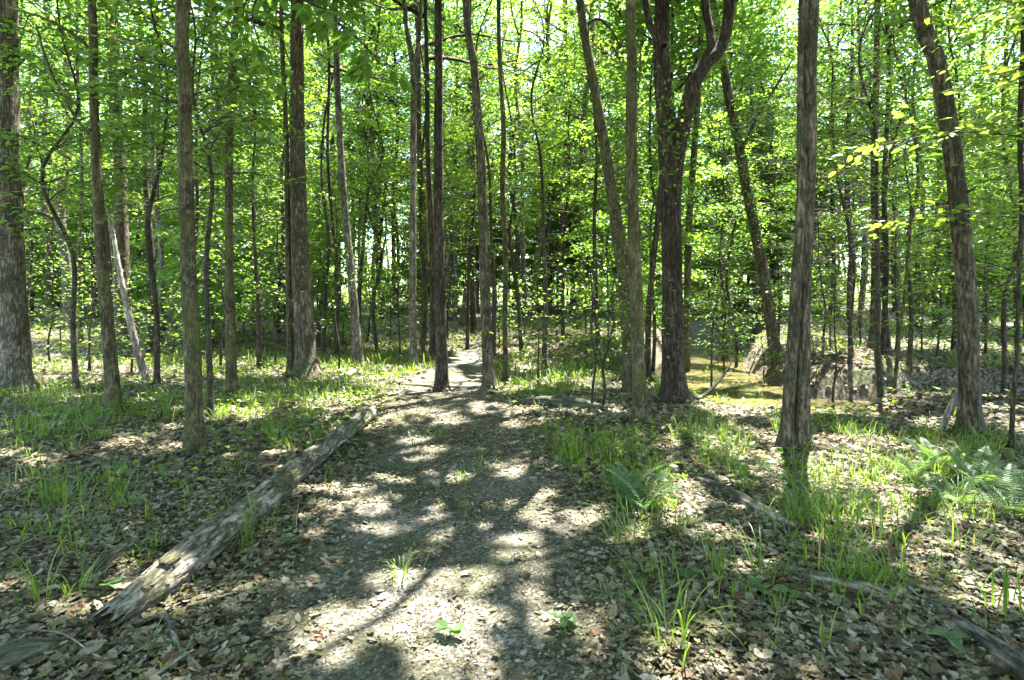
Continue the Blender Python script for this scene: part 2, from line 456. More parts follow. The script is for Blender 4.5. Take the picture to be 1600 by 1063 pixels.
def lit(x, y, pad=0.0):
    x = x + .3 * (fbm(x * 3.6, y * 3.2, 3, 2) - .5) * 2; y = y + .5 * (fbm(x * 3.0 + 9, y * 2.4, 7, 2) - .5) * 2
    ok = (y > 1.9) & (y < 24)
    yy = np.where(ok, y, 5.0)
    px = 800 + FPX * x / yy; py = YH + FPX * CAM_Z / yy
    r = np.zeros(len(x), bool)
    for cx, cy_, rx, ry in LIT:
        r |= ((px - cx) / (.9 * rx + pad * FPX / yy)) ** 2 + ((py - cy_) / (.9 * ry + pad * 1350 / yy ** 2)) ** 2 < 1
    r &= (fbm(x * 4.2, y * 3.4, 2, 2) > .4) | (y > 7)
    r |= (np.abs(x - 4.6 - .1 * (y - 11)) < 1.2) & (y > 9.0) & (y < 15.5) & (fbm(x * 1.3, y * 1.1, 6, 2) > .38)
    r |= (y < 14) & (fbm(x * 1.5 + 40, y * 1.3, 11, 2) > .68)
    return r & ok

def sun_cull(lv, rng, keep=.015, off=(0, 0, 0), deep=False):
    P = lv[0]
    Q = P + nrm(lv[1]) * lv[3][:, None] * .5 + np.asarray(off)[None]
    t = Q[:, 2] / SDIR[2]
    g = lit(Q[:, 0] - SDIR[0] * t, Q[:, 1] - SDIR[1] * t, lv[3].mean() * .3)
    if deep:
        x, y = Q[:, 0] - SDIR[0] * t, Q[:, 1] - SDIR[1] * t
        g |= (y > 10.5) & (fbm(x * .4 + 3, y * .4, 5, 2) > .47)
    return ~g | (rng.random(len(P)) < keep)

# ------------------------------------------------------------------ trees
def crown_tall(rng, stem, z0, z1, R, nleaf, ls=.11, nl=11):
    """limbs and leaf clumps of a tall tree; stem(z) -> xyz. Returns wood parts, leaf arrays"""
    wood, cen, A, B, tw = [], [], [], [], []
    az = rng.random() * 6.28
    for i in range(nl):
        f = (i + rng.random() * .7) / nl
        zz = z0 + (z1 - z0) * f * .92
        az += 2.4 + rng.normal(0, .3)
        ln = R * (1.05 - .55 * f) * rng.uniform(.75, 1.15)
        up = .35 + .7 * f + rng.normal(0, .12)
        d = np.array([math.cos(az), math.sin(az), 0])
        s = stem(zz)
        pts = np.array([s, s + d * ln * .35 + [0, 0, ln * .35 * up], s + d * ln * .7 + [0, 0, ln * .6 * up], s + d * ln + [0, 0, ln * .75 * up]])
        pts[1:] += rng.normal(0, .08 * ln, (3, 3)) * [1, 1, .5]
        C = smooth_curve(pts, 9)
        wood += tube(C, np.linspace(.02 + .012 * ln, .008, 9), 5)
        for k in range(7):
            t = rng.uniform(.3, 1.0); p = C[int(t * 8)]
            c = p + rng.normal(0, 1, 3) * [.55, .55, .3] * (.35 + .16 * ln)
            A.append(p); B.append(c); cen.append(c)
    top = stem(z1)
    for k in range(8):
        c = top + rng.normal(0, 1, 3) * [.7, .7, .5] + [0, 0, .2]
        A.append(stem(z1 - rng.uniform(.2, 1.2))); B.append(c); cen.append(c)
    wood.append(sticks(np.array(A), np.array(B), .012, .004))
    cen = np.array(cen)
    n = nleaf
    ci = rng.integers(0, len(cen), n)
    off = rng.normal(0, 1, (n, 3)) * [.42, .42, .17]
    P = cen[ci] + off
    D = nrm(off * [1, 1, .3] + rng.normal(0, .35, (n, 3)) * [1, 1, .6])
    N = np.array([0, 0, 1.]) + rng.normal(0, .45, (n, 3))
    ctint = rng.random(len(cen))
    tint = np.clip(.25 + .35 * ctint[ci] + rng.normal(.1, .16, n), 0, 1)
    L = ls * rng.uniform(.7, 1.25, n)
    return wood, (P, D, N, L, L * rng.uniform(.5, .66, n), tint)

def under_tree(rng, H, cb, R, ls=.085, dens=1.0, lean=(0, 0), r0=None, nb=None, jit=.38, twigs=True):
    """slender understory tree with flat layered sprays; returns wood parts, leaf arrays"""
    r0 = r0 or (.01 + .0048 * H)
    z = np.linspace(0, 1, 7)
    P = np.stack([lean[0] * z ** 1.5 + rng.normal(0, .03 * H, 7) * z, lean[1] * z ** 1.5 + rng.normal(0, .03 * H, 7) * z, H * z - .1 * (1 - z)], 1)
    C = smooth_curve(P, max(10, int(H * 4)))
    hh = np.linspace(0, 1, len(C))
    wood = tube(C, r0 * (1 - .88 * hh) + .003, 8, .08, rng.random() * 50, flare=.4, flare_h=.12)
    nb = nb or int(10 + H * 3.2)
    az = rng.random() * 6.28
    LP, LD, LT, A, B = [], [], [], [], []
    for i in range(nb):
        f = (i + rng.random()) / nb
        zz = cb + (H * .98 - cb) * f
        az += 2.4 + rng.normal(0, .35)
        prof = (1 - f) ** .6 * min(1, .55 + f * 2.0) + .12
        ln = R * prof * rng.uniform(.6, 1.15)
        if ln < .15: continue
        s = C[min(len(C) - 1, int((zz + .1) / (H + .1) * (len(C) - 1)))]
        d = np.array([math.cos(az), math.sin(az), 0]); e = np.array([-d[1], d[0], 0])
        up = rng.uniform(.2, .8) + .5 * f
        bend = rng.normal(0, .15)
        t = np.linspace(0, 1, 8)[:, None]
        bc = s + d * ln * t + e * ln * bend * t ** 2 + np.array([0, 0, 1.]) * ln * (up * t - (.25 + .45 * up) * t ** 2)
        wood += tube(bc, np.linspace(.35 * r0 * (.3 + ln / max(R, .1)) * .5 + .002, .002, 8), 4)
        nt = max(3, int(ln * 8.5 * dens))
        ctn = rng.random()
        for k in range(nt):
            u = .07 + .93 * (k + rng.random() * .5) / nt
            q = u * 7; qi = min(6, int(q)); p = bc[qi] + (bc[qi + 1] - bc[qi]) * (q - qi)
            side = 1 if k % 2 else -1
            tl = (.2 + .32 * ln * (1.1 - u)) * rng.uniform(.6, 1.2); tl = min(tl, .75)
            td = nrm(d * rng.uniform(.5, 1.0) + e * side * rng.uniform(.6, 1.1) + np.array([0, 0, rng.normal(-.02, .28)]))
            A.append(p); B.append(p + td * tl)
            m = max(3, int(tl / .055 * dens))
            v = (np.arange(m) + .6) / m
            LP.append(p + td * (tl * v)[:, None])
            w = np.cross(td, [0, 0, 1.])
            sd = np.where(np.arange(m) % 2 == 0, 1, -1)[:, None] * rng.uniform(.5, 1.1, (m, 1))
            sd[-1] = 0
            LD.append(td[None] * .7 + w[None] * sd + rng.normal(0, .15, (m, 3)))
            LT.append(np.full(m, ctn))
    if twigs: wood.append(sticks(np.array(A), np.array(B), .004, .0018))
    P = np.concatenate(LP); D = np.concatenate(LD); ct = np.concatenate(LT); n = len(P)
    D[:, 2] -= .12
    P = P + rng.normal(0, 1, (n, 3)) * [.03, .03, .05]
    N = np.array([0, 0, 1.]) + rng.normal(0, jit, (n, 3))
    L = ls * rng.uniform(.6, 1.25, n)
    tint = np.clip(.2 + .4 * ct + rng.normal(.1, .15, n), 0, 1)
    return wood, (P, D, N, L, L * rng.uniform(.5, .64, n), tint)

def crown_obj(root, lv, mat, kind='two', mask=None, name='crown'):
    P, D, N, L, W, t = lv
    if mask is not None: P, D, N, L, W, t = P[mask], D[mask], N[mask], L[mask], W[mask], t[mask]
    V, F, k = leaf_geo(P, D, N, L, W, kind)
    return build(name, [(V, F)], mat, root, tint=np.repeat(t, k))

def ordinal(i):
    return ['first', 'second', 'third', 'fourth', 'fifth', 'sixth', 'seventh', 'eighth', 'ninth', 'tenth', 'eleventh', 'twelfth', 'thirteenth', 'fourteenth'][i]

# hero trees: base row gives the distance; stems are (px, py, width px) from base upward, continued above the frame
HERO = [
 dict(k='broad oak', s='broad edge oak', name='oak_tree', mat='grey', H=20, label='broad grey-barked oak with thick straight trunk beside a grassy patch at the left edge',
      st=[[(24, 612, 44), (20, 500, 44), (18, 300, 41), (20, 120, 39), (22, 0, 37)]]),
 dict(k='arching', s='arched-branch maple', name='maple_tree', mat='mossy', H=13, label='slim mossy trunk with a thin branch arching off toward the broad edge oak',
      st=[[(180, 645, 23), (174, 560, 20), (166, 460, 18), (158, 330, 16), (154, 200, 14), (152, 0, 12)], [(153, 150, 5), (142, 80, 5), (112, 52, 5), (70, 32, 4), (20, 16, 3)], [(157, 230, 5), (120, 180, 4), (85, 110, 4), (60, 40, 3)]]),
 dict(k='near lichen', s='near lichened trunk', name='oak_tree', mat='mossy', H=17, label='straight lichen-speckled trunk standing nearest the path side, in front of the long log',
      st=[[(306, 712, 30), (302, 600, 27), (293, 440, 25), (287, 280, 23), (284, 130, 22), (280, 0, 22)]]),
 dict(k='slim greenish', s='slim greenish trunk', name='maple_tree', mat='mossy', H=14, label='slim straight greenish trunk just behind the near lichened trunk',
      st=[[(362, 617, 19), (359, 520, 17), (355, 400, 14), (353, 200, 13), (358, 60, 12), (362, 0, 11)], [(357, 70, 5), (370, 30, 5), (378, 0, 4)]]),
 dict(k='big flaring', s='big flared oak', name='oak_tree', mat='oak', H=22, label='big pale-topped oak with dark flared base behind the far end of the log',
      st=[[(480, 590, 38), (474, 500, 33), (468, 400, 30), (464, 280, 27), (462, 150, 24), (461, 0, 21)]]),
 dict(k='companion', s='olive companion stem', name='maple_tree', mat='mossy', H=13, d=11.0, label='thin olive trunk growing right against the big flared oak',
      st=[[(455, 590, 13), (452, 500, 11), (450, 380, 10), (447, 200, 8), (440, 0, 7)]]),
 dict(k='curved pale', s='curved pale trunk', name='poplar_tree', mat='grey', H=19, label='curved pale grey trunk bending away from the big flared oak toward its base',
      st=[[(560, 573, 19), (556, 520, 16), (548, 430, 14), (538, 330, 12), (530, 230, 11), (523, 100, 10), (520, 0, 9)]]),
 dict(k='twin stem', s='pale twin trunk', name='maple_tree', mat='grey', H=18, label='pale slender trunk forking high up, behind the straight dark trunk by the path',
      st=[[(647, 575, 14), (645, 480, 12), (645, 350, 11), (645, 230, 11), (645, 110, 10), (634, 40, 8), (630, 0, 8)], [(646, 130, 8), (656, 70, 7), (660, 0, 6)]]),
 dict(k='straight dark', s='straight dark trunk', name='gum_tree', mat='dark', H=19, label='straight very dark trunk standing in the middle of the path bend',
      st=[[(691, 613, 23), (689, 540, 20), (685, 420, 18), (682, 280, 17), (681, 120, 15), (679, 0, 13)]]),
 dict(k='furrowed', s='furrowed path trunk', name='oak_tree', mat='oak', H=20, label='furrowed brown trunk with small flared base on the far side of the path',
      st=[[(766, 608, 22), (761, 540, 18), (757, 420, 17), (753, 300, 16), (747, 190, 15), (740, 100, 14), (727, 0, 12)]]),
 dict(k='thin wavy', s='thin wavy trunk', name='maple_tree', mat='mossy', H=15, label='thin wavy trunk next to the furrowed path trunk',
      st=[[(791, 603, 10), (789, 500, 9), (790, 400, 9), (785, 300, 9), (787, 200, 8), (781, 100, 8), (779, 0, 7)]]),
 dict(k='leaning', s='leaning mossy trunk', name='oak_tree', mat='mossy', H=20, label='leaning mossy furrowed trunk crossing behind the slim upright one before the creek',
      st=[[(990, 616, 28), (984, 540, 26), (975, 430, 24), (958, 320, 20), (944, 230, 18), (928, 140, 16), (905, 0, 14)], [(912, 40, 6), (935, 30, 5), (955, 45, 4), (968, 72, 3)]]),
 dict(k='slim upright', s='slim upright trunk', name='maple_tree', mat='mossy', H=15, label='slim olive upright trunk in front of the leaning mossy one, short log at its foot',
      st=[[(1001, 664, 24), (998, 580, 22), (993, 480, 22), (988, 360, 21), (983, 220, 19), (984, 100, 18), (981, 0, 17)]]),
 dict(k='forked', s='forked oak', name='oak_tree', mat='dark', H=20, label='big dark furrowed oak forking into heavy curved limbs at the creek edge',
      st=[[(1056, 630, 42), (1053, 560, 38), (1052, 450, 36), (1052, 330, 36), (1051, 235, 40), (1044, 165, 32), (1040, 90, 29), (1041, 0, 27)],
          [(1054, 310, 22), (1059, 245, 27), (1070, 180, 25), (1080, 135, 24), (1100, 103, 22), (1122, 80, 20), (1134, 40, 19), (1137, -40, 18), (1150, -160, 12), (1165, -330, 4)],
          [(1092, 108, 17), (1108, 80, 15), (1112, 45, 14), (1106, 0, 13), (1100, -120, 9), (1110, -260, 3)],
          [(1036, 75, 14), (1020, 45, 12), (1010, 15, 11), (1000, -60, 8), (985, -190, 3)]]),
 dict(k='double', s='double trunk', name='gum_tree', mat='oak', H=18, label='dark reddish double trunk of two fused stems with roots spreading over the near bank',
      st=[[(1253, 704, 27), (1253, 640, 25), (1252, 520, 25), (1253, 400, 26), (1255, 250, 30), (1255, 120, 30), (1256, 0, 31)],
          [(1230, 712, 24), (1230, 640, 20), (1231, 520, 19), (1234, 400, 16), (1239, 300, 13), (1241, 200, 10), (1239, 100, 9), (1240, 0, 9), (1235, -200, 5), (1225, -420, 3)],
          [(1256, 694, 16), (1270, 694, 16), (1310, 706, 11), (1350, 716, 7), (1400, 730, 3)]]),
 dict(k='bank leaning', s='leaning bank tree', name='oak_tree', mat='oak', H=18, d=14.5, label='tree leaning over the creek from its far bank, leafy vine on its upper trunk',
      st=[[(1214, 590, 22), (1208, 530, 19), (1196, 440, 18), (1182, 360, 18), (1168, 280, 18), (1153, 200, 15), (1140, 130, 15), (1120, 0, 12)], [(1160, 232, 6), (1185, 180, 5), (1215, 130, 4), (1240, 90, 2)]]),
 dict(k='right leaning', s='curved right oak', name='oak_tree', mat='oak', H=17, label='stout grey-brown oak curving inward to its foot, pale stick leaning against its base',
      st=[[(1516, 680, 33), (1513, 600, 31), (1509, 480, 30), (1500, 380, 29), (1490, 290, 28), (1475, 190, 27), (1456, 100, 25), (1424, 0, 23)]]),
 dict(k='edge sapling', s='thin edge sapling', name='sapling_tree', mat='dark', H=8, label='thin dark crooked trunk at the very edge beyond the curved right oak',
      st=[[(1578, 702, 7), (1584, 620, 7), (1589, 560, 7), (1592, 430, 6), (1597, 330, 7), (1594, 230, 8), (1597, 110, 8), (1606, 0, 7)]]),
 dict(k='slim leaning', s='slim leaning stem', name='maple_tree', mat='dark', H=10, d=12.5, label='slim dark stem leaning behind the forked oak, between it and the slim upright trunk',
      st=[[(1012, 580, 11), (1013, 500, 10), (1018, 430, 10), (1026, 350, 10), (1034, 270, 9), (1040, 200, 8)]]),
 dict(k='behind forked', s='poplar behind fork', name='poplar_tree', mat='mossy', H=18, d=16, label='straight mid-grey trunk rising just behind the forked oak on its creek side',
      st=[[(1073, 560, 13), (1073, 480, 12), (1075, 350, 12), (1083, 230, 11), (1088, 140, 10), (1095, 0, 8)]]),
 dict(k='creek bank mossy', s='mossy far-bank trunk', name='gum_tree', mat='mossy', H=17, d=13.5, label='mossy trunk on the far creek bank amid leaves, beyond the double trunk',
      st=[[(1362, 590, 15), (1365, 500, 13), (1366, 380, 12), (1363, 250, 11), (1365, 120, 10), (1366, 0, 8)]]),
 dict(k='bank wavy', s='wavy far-bank trunk', name='maple_tree', mat='dark', H=13, d=12.6, label='thin wavy dark trunk on the far bank, beside the mossy one there',
      st=[[(1377, 605, 11), (1381, 520, 9), (1384, 400, 9), (1380, 300, 8), (1384, 200, 7), (1387, 100, 6)]]),
 dict(k='bank sapling', s='leaning bank sapling', name='sapling_tree', mat='mossy', H=5.5, d=9.3, label='thin leaning sapling on the creek edge between the double trunk and the curved right oak',
      st=[[(1392, 655, 7), (1396, 590, 6), (1401, 520, 5), (1408, 440, 5), (1412, 330, 4)]]),
]

hero_x = []
hero_base = []
def build_hero(i, h):
    rng = np.random.default_rng(100 + i)
    bx, by = h['st'][0][0][:2]
    if 'd' in h:
        d = h['d']
    else:
        _, d = px2g(bx, by)
    X0 = (bx - 800) / FPX * d
    Z0 = gz(X0, d)
    root = thing(h['name'], h['label'], 'tree', (X0, d, Z0))
    base = np.array([X0, d, Z0])
    hero_x.append((bx, h['s'], d))
    main = None; allwood = []
    dy = rng.normal(0, .15)
    for si, st in enumerate(h['st']):
        P = np.array([at_px(a, b, d) for a, b, w in st]) - base
        R = np.array([w * .45 / FPX * d for a, b, w in st])
        if si == 0:
            P[0, 2] = -.12
            P[:, 1] += dy * (P[:, 2] / 6.0)
            top = P[-1]; dirn = nrm((P[-1] - P[-2])[None])[0]
            H = max(h['H'], top[2] + 1.5)
            extra = np.linspace(0, 1, 5)[1:]
            ext = np.array([top + np.array([dirn[0] * .5 / max(dirn[2], .3) * (H - top[2]) * e * (1 - .45 * e), 0, (H - top[2]) * e]) + rng.normal(0, .12, 3) * [1, 1, 0] for e in extra])
            P = np.vstack([P, ext]); R = np.concatenate([R, R[-1] * (1 - .88 * extra)])
            nr = int(min(150, 30 + H * 6))
        else:
            nr = 26
            if P[:, 2].max() < .6:                            # surface root
                P[:, 2] = [float(ground_z(np.array([a + X0]), np.array([b + d]))[0]) - Z0 for a, b in P[:, :2]]
                P[0, 2] += .12; P[:, 2] += np.linspace(.05, -.02, len(P)); P[:, 1] -= np.linspace(0, .3, len(P))
            else:
                P[:, 1] += np.cumsum(rng.normal(0, .05, len(P)))
        C = smooth_curve(P, nr); Rr = smooth_curve(np.stack([R, R, R], 1), nr)[:, 0]
        Rr = np.maximum(Rr, .004)
        near = d < 10.5
        sd = 30 if near and Rr[0] > .06 else (16 if Rr[0] > .04 else 8)
        w = tube(C, Rr, sd, .10, i * 7.3 + si, flare=.8 if st[0][1] > 560 and nr > 25 and P[:, 2].max() > .6 else 0, flare_h=.09 + .5 * Rr[0], fine=Rr[0] * (.05 if near else 0), zs=.8)
        if si == 0:
            main = C; RMAIN = Rr; R0_ = Rr[0]; near_ = d < 10.5 and Rr[0] > .05
            allwood.append((0, w))
        else:
            allwood.append((1, w))
    zz = main[:, 2]
    def stem(z): 
        return np.array([np.interp(z, zz, main[:, 0]), np.interp(z, zz, main[:, 1]), z])
    H = zz[-1]
    if h['H'] < 9:
        wood, lv = under_tree(rng, H, H * .35, 1.2, ls=.075)
        wood = wood[1:]
        crown_mat, kind = M['maple'], 'six'
        sh = np.array([stem(max(0, z)) for z in lv[0][:, 2]]); lv = (lv[0] + sh * [1, 1, 0],) + lv[1:]
        wood = []
    else:
        cb = max(H * .48, 7.0) if H > 14.5 else max(H * .5, 6.0)
        wood, lv = crown_tall(rng, stem, cb, H, rng.uniform(2.6, 3.5) if H > 14.5 else 2.2, (12500 if X0 > 1.2 else 8000) if H > 14.5 else (8000 if X0 > 1.2 else 5500), ls=.165)
        crown_mat, kind = (M['oakleaf'] if 'oak' in h['name'] else M['maple']), 'two'
    build('trunk', allwood[0][1], M[h['mat']], root, smooth=True)
    if wood: put(build('branchwork', wood, M[h['mat']], root, smooth=True), kind='stuff')
    hero_base.append((X0, d, float(np.linalg.norm(main[2, :2] - main[2, :2]) + R0_ * 1.3)))
    if near_:
        for q in range(int(rng.integers(2, 4))):                 # broken branch stubs
            zq = rng.uniform(1.2, 5.5); a = rng.uniform(3.4, 6.0); c0 = stem(zq); dv = np.array([math.cos(a), math.sin(a), .25])
            rt = np.interp(zq, zz, RMAIN); ln = rng.uniform(.05, .16)
            build('stub', tube(np.array([c0 + dv * rt * .7, c0 + dv * (rt + ln * .6), c0 + dv * (rt + ln) + [0, 0, .02]]), np.array([.02, .013, .009]) * rng.uniform(.7, 1.3), 7, .15, q, cap=True), M[h['mat']], root, smooth=True)
    for _, w in allwood[1:]:
        nm = 'root' if w[0][0][:, 2].max() < .5 else 'limb'
        build(nm, w, M[h['mat']], root, smooth=True)
    crown_obj(root, lv, crown_mat, kind, sun_cull(lv, rng, off=base, deep=True))
    if h['k'] == 'leaning':
        n = 60; c = at_px(955, 75, d) - base
        L = .11 * rng.uniform(.6, 1.2, n)
        crown_obj(root, (c + rng.normal(0, 1, (n, 3)) * [.12, .12, .08], rng.normal(0, 1, (n, 3)) - [0, 0, .8], rng.normal(0, 1, (n, 3)), L, L * .5, np.where(rng.random(n) < .5, 1.0, .25)), M['litter'], 'six', name='dead_foliage')
    if 'vine' in h['label'] or h['k'] == 'forked':
        vi = 'vine' in h['label']
        n = 1100 if vi else 380
        z = rng.uniform(2.8, 6.5, n) if vi else rng.normal(3.9, .45, n)
        a = rng.uniform(0, 6.28, n); c = np.array([stem(q) for q in z])
        rr = np.abs(rng.normal(.22, .1, n)) if vi else .2 + np.abs(rng.normal(0, .2, n))
        if not vi: a = rng.normal(4.4, .9, n)
        o = np.stack([np.cos(a), np.sin(a), 0 * a], 1)
        L = .075 * rng.uniform(.6, 1.2, n)
        crown_obj(root, (c + o * rr[:, None], o + rng.normal(0, .5, (n, 3)), np.array([0, 0, 1]) + rng.normal(0, .4, (n, 3)), L, L * .65, rng.random(n)), M['maple'], 'six', name='vine_foliage' if vi else 'shoot_foliage')
    return root

# ------------------------------------------------------------------ the setting: floor, creek, path
def terrain():
    n, m = 280, 310
    u = np.linspace(-1, 1, n); X = 4.6 * np.sinh(3.95 * u)
    v = np.linspace(-.62, 1, m); Y = 6.5 + 4.0 * np.sinh(4.5 * v)
    gx, gy = np.meshgrid(X, Y)
    Z = ground_z(gx, gy)
    V = np.stack([gx, gy, Z], -1).reshape(-1, 3)
    i = np.arange(m - 1)[:, None] * n; j = np.arange(n - 1)[None]
    F = np.stack([i + j, i + j + 1, i + n + j + 1, i + n + j], -1).reshape(-1, 4)
    o = build('forest_floor', [(V, F)], M['ground'], smooth=True)
    return put(o, kind='structure')
floor = terrain()

def creek():
    C = smooth_curve(np.c_[CREEK, np.full(len(CREEK), WATER_Z)], 160)
    T = nrm(np.gradient(C, axis=0)); S = np.stack([-T[:, 1], T[:, 0], 0 * T[:, 0]], 1)
    cols = [C + S * k for k in np.linspace(-2.0, 2.0, 9)]
    V = np.stack(cols, 1).reshape(-1, 3); k = 9
    i = np.arange(len(C) - 1)[:, None] * k; j = np.arange(k - 1)[None]
    F = np.stack([i + j + k, i + j + k + 1, i + j + 1, i + j], -1).reshape(-1, 4)
    put(build('creek_water', [(V, F)], M['water'], smooth=True), kind='structure')
creek()

def path():
    ys = np.concatenate([np.linspace(-3, 12, 360), np.linspace(12.1, 18.5, 70)]); k = 51
    c, w = path_c(ys), path_w(ys)
    el = w * (.86 + .34 * fbm(ys * 1.6, 0 * ys + 3, 0, 3)); er = w * (.86 + .34 * fbm(ys * 1.6, 0 * ys + 31, 0, 3))
    t = np.linspace(-1, 1, k)
    X = c[:, None] + np.where(t[None] < 0, t[None] * el[:, None], t[None] * er[:, None]); Y = np.repeat(ys[:, None], k, 1)
    Z = ground_z(X, Y) + .012 + .022 * (fbm(X * 4.5, Y * 4, 2, 3) - .45) + .02 * (fbm(X * 1.3, Y * .5, 5, 2) - .5) - .03 * (np.abs(t[None]) > .99)
    V = np.stack([X, Y, Z], -1).reshape(-1, 3)
    i = np.arange(len(ys) - 1)[:, None] * k; j = np.arange(k - 1)[None]
    F = np.stack([i + j, i + j + 1, i + k + j + 1, i + k + j], -1).reshape(-1, 4)
    put(build('path', [(V, F)], M['path'], smooth=True), kind='structure')
path()

# ------------------------------------------------------------------ tall trees
for i, h in enumerate(HERO): build_hero(i, h)

# trunks seen between them: (px at base, px at top of frame, width px, distance, bark)
MID = [(72, 70, 9, 24, 'oak'), (101, 104, 17, 23, 'grey'), (130, 118, 6, 17, 'mossy'), (195, 172, 21, 15, 'oak'), (238, 222, 10, 15, 'dark'), (258, 252, 6, 20, 'mossy'), (246, 240, 8, 18, 'grey'),
       (322, 330, 7, 19, 'oak'), (336, 338, 8, 23, 'oak'), (395, 388, 9, 22, 'dark'), (437, 436, 6, 20, 'dark'), (524, 508, 6, 14, 'dark'), (585, 592, 6, 26, 'oak'), (616, 612, 7, 27, 'dark'),
       (661, 655, 10, 16, 'oak'), (676, 672, 10, 14, 'dark'), (713, 712, 7, 25, 'oak'), (740, 736, 9, 20, 'dark'), (832, 868, 9, 22, 'mossy'), (822, 812, 8, 23, 'oak'), (858, 852, 6, 28, 'dark'), (879, 886, 11, 24, 'dark'),
       (902, 922, 12, 20, 'mossy'), (938, 934, 6, 28, 'oak'), (970, 962, 7, 26, 'oak'), (1325, 1330, 9, 24, 'dark'), (1300, 1306, 6, 27, 'dark'), (1342, 1345, 6, 20, 'oak'), (1432, 1428, 7, 21, 'dark'),
       (1466, 1470, 14, 21, 'dark'), (1546, 1540, 8, 20, 'oak'), (1572, 1575, 9, 24, 'oak'), (1180, 1176, 8, 27, 'oak'), (1108, 1104, 8, 30, 'dark'), (1135, 1140, 7, 26, 'oak'), (1275, 1268, 7, 30, 'oak'), (48, 44, 8, 28, 'oak'), (150, 146, 7, 27, 'dark'), (285, 280, 7, 30, 'oak'), (420, 414, 7, 31, 'oak'), (550, 556, 7, 30, 'dark'), (1400, 1392, 7, 29, 'oak'), (1505, 1500, 7, 30, 'dark')]
hx = sorted([(a, s) for a, s, d in hero_x])
def gap_of(px):
    l = [s for a, s in hx if a <= px]; r = [s for a, s in hx if a > px]
    return (l[-1] if l else 'view edge', r[0] if r else 'view edge')
gaps = {}
for m in sorted(MID): gaps.setdefault(gap_of(m[0]), []).append(m)
mid_i = 0
for gp, ms in gaps.items():
    for q, (pb, pt, w, d, bk) in enumerate(ms):
        rng = np.random.default_rng(700 + mid_i); mid_i += 1
        X0 = (pb - 800) / FPX * d; Z0 = gz(X0, d); base = np.array([X0, d, Z0])
        size = 'Slender' if w < 9 else 'Sturdy'
        bname = dict(oak='brown', dark='dark', grey='grey', mossy='greenish')[bk]
        which = f'{ordinal(q)} of {len(ms)}' if len(ms) > 1 else 'alone'
        root = thing('woodland_tree', f'{size.lower()} {bname} trunk farther back, {which} between {gp[0]} and {gp[1]}', 'tree', tuple(base), 'tall trees standing farther back in the woods')
        H = rng.uniform(16, 22)
        topx = (pt - pb) / FPX * d; zt = 1.5 + .52 * d
        zz = np.linspace(-.15, H, 8)
        P = np.stack([topx * np.minimum(zz / zt, 1.2) + rng.normal(0, .09, 8) * (zz > 0), rng.normal(0, .1, 8), zz], 1)
        C = smooth_curve(P, 60); R0 = w * .5 / FPX * d
        R = R0 * np.clip(1.05 - .85 * (C[:, 2] / H) ** 1.1, .08, 2)
        tw = tube(C, R, 12, .1, mid_i * 3.1, flare=.6, flare_h=.3)
        def stem(z, C=C): return np.array([np.interp(z, C[:, 2], C[:, 0]), np.interp(z, C[:, 2], C[:, 1]), z])
        wood, lv = crown_tall(rng, stem, H * .4, H, rng.uniform(2.4, 3.4), 8000 if d < 17 else 5000, ls=.145)
        build('trunk', tw, M[bk], root, smooth=True)
        put(build('branchwork', wood, M[bk], root, smooth=True), kind='stuff')
        crown_obj(root, lv, M['oakleaf'] if mid_i % 2 else M['maple'], 'two', sun_cull(lv, rng, off=base, deep=True))

# prototypes of tall trees, copied for the deep woods and the sides out of view
def tall_proto(seed, H, bk):
    rng = np.random.default_rng(seed)
    zz = np.linspace(-.2, H, 7)
    P = np.stack([rng.normal(0, .12, 7) + zz * rng.normal(0, .02), rng.normal(0, .12, 7), zz], 1)
    C = smooth_curve(P, 40)
    R = rng.uniform(.09, .17) * np.clip(1.05 - .85 * (C[:, 2] / H), .08, 2)
    tw = tube(C, R, 9, .1, seed, flare=.5, flare_h=.3)
    def stem(z): return np.array([np.interp(z, C[:, 2], C[:, 0]), np.interp(z, C[:, 2], C[:, 1]), z])
    wood, lv = crown_tall(rng, stem, H * .32, H, 3.6, 6000, ls=.17, nl=16)
    return tw + wood, lv, bk
def deep_label(x, y, kind):
    a, b = gap_of(800 + FPX * x / y)
    return f'{kind} deep in the woods, seen between {a} and {b}'
def make_from(data, name, label, cat, group, loc, rz, leafmat, kind):
    root = thing(name, label, cat, loc, group); root.rotation_euler = (0, 0, rz)
    build('trunk', data[0][:1], M[data[2]], root, smooth=True)
    put(build('branchwork', data[0][1:], M[data[2]], root, smooth=True), kind='stuff')
    crown_obj(root, data[1], leafmat, kind)
    return root

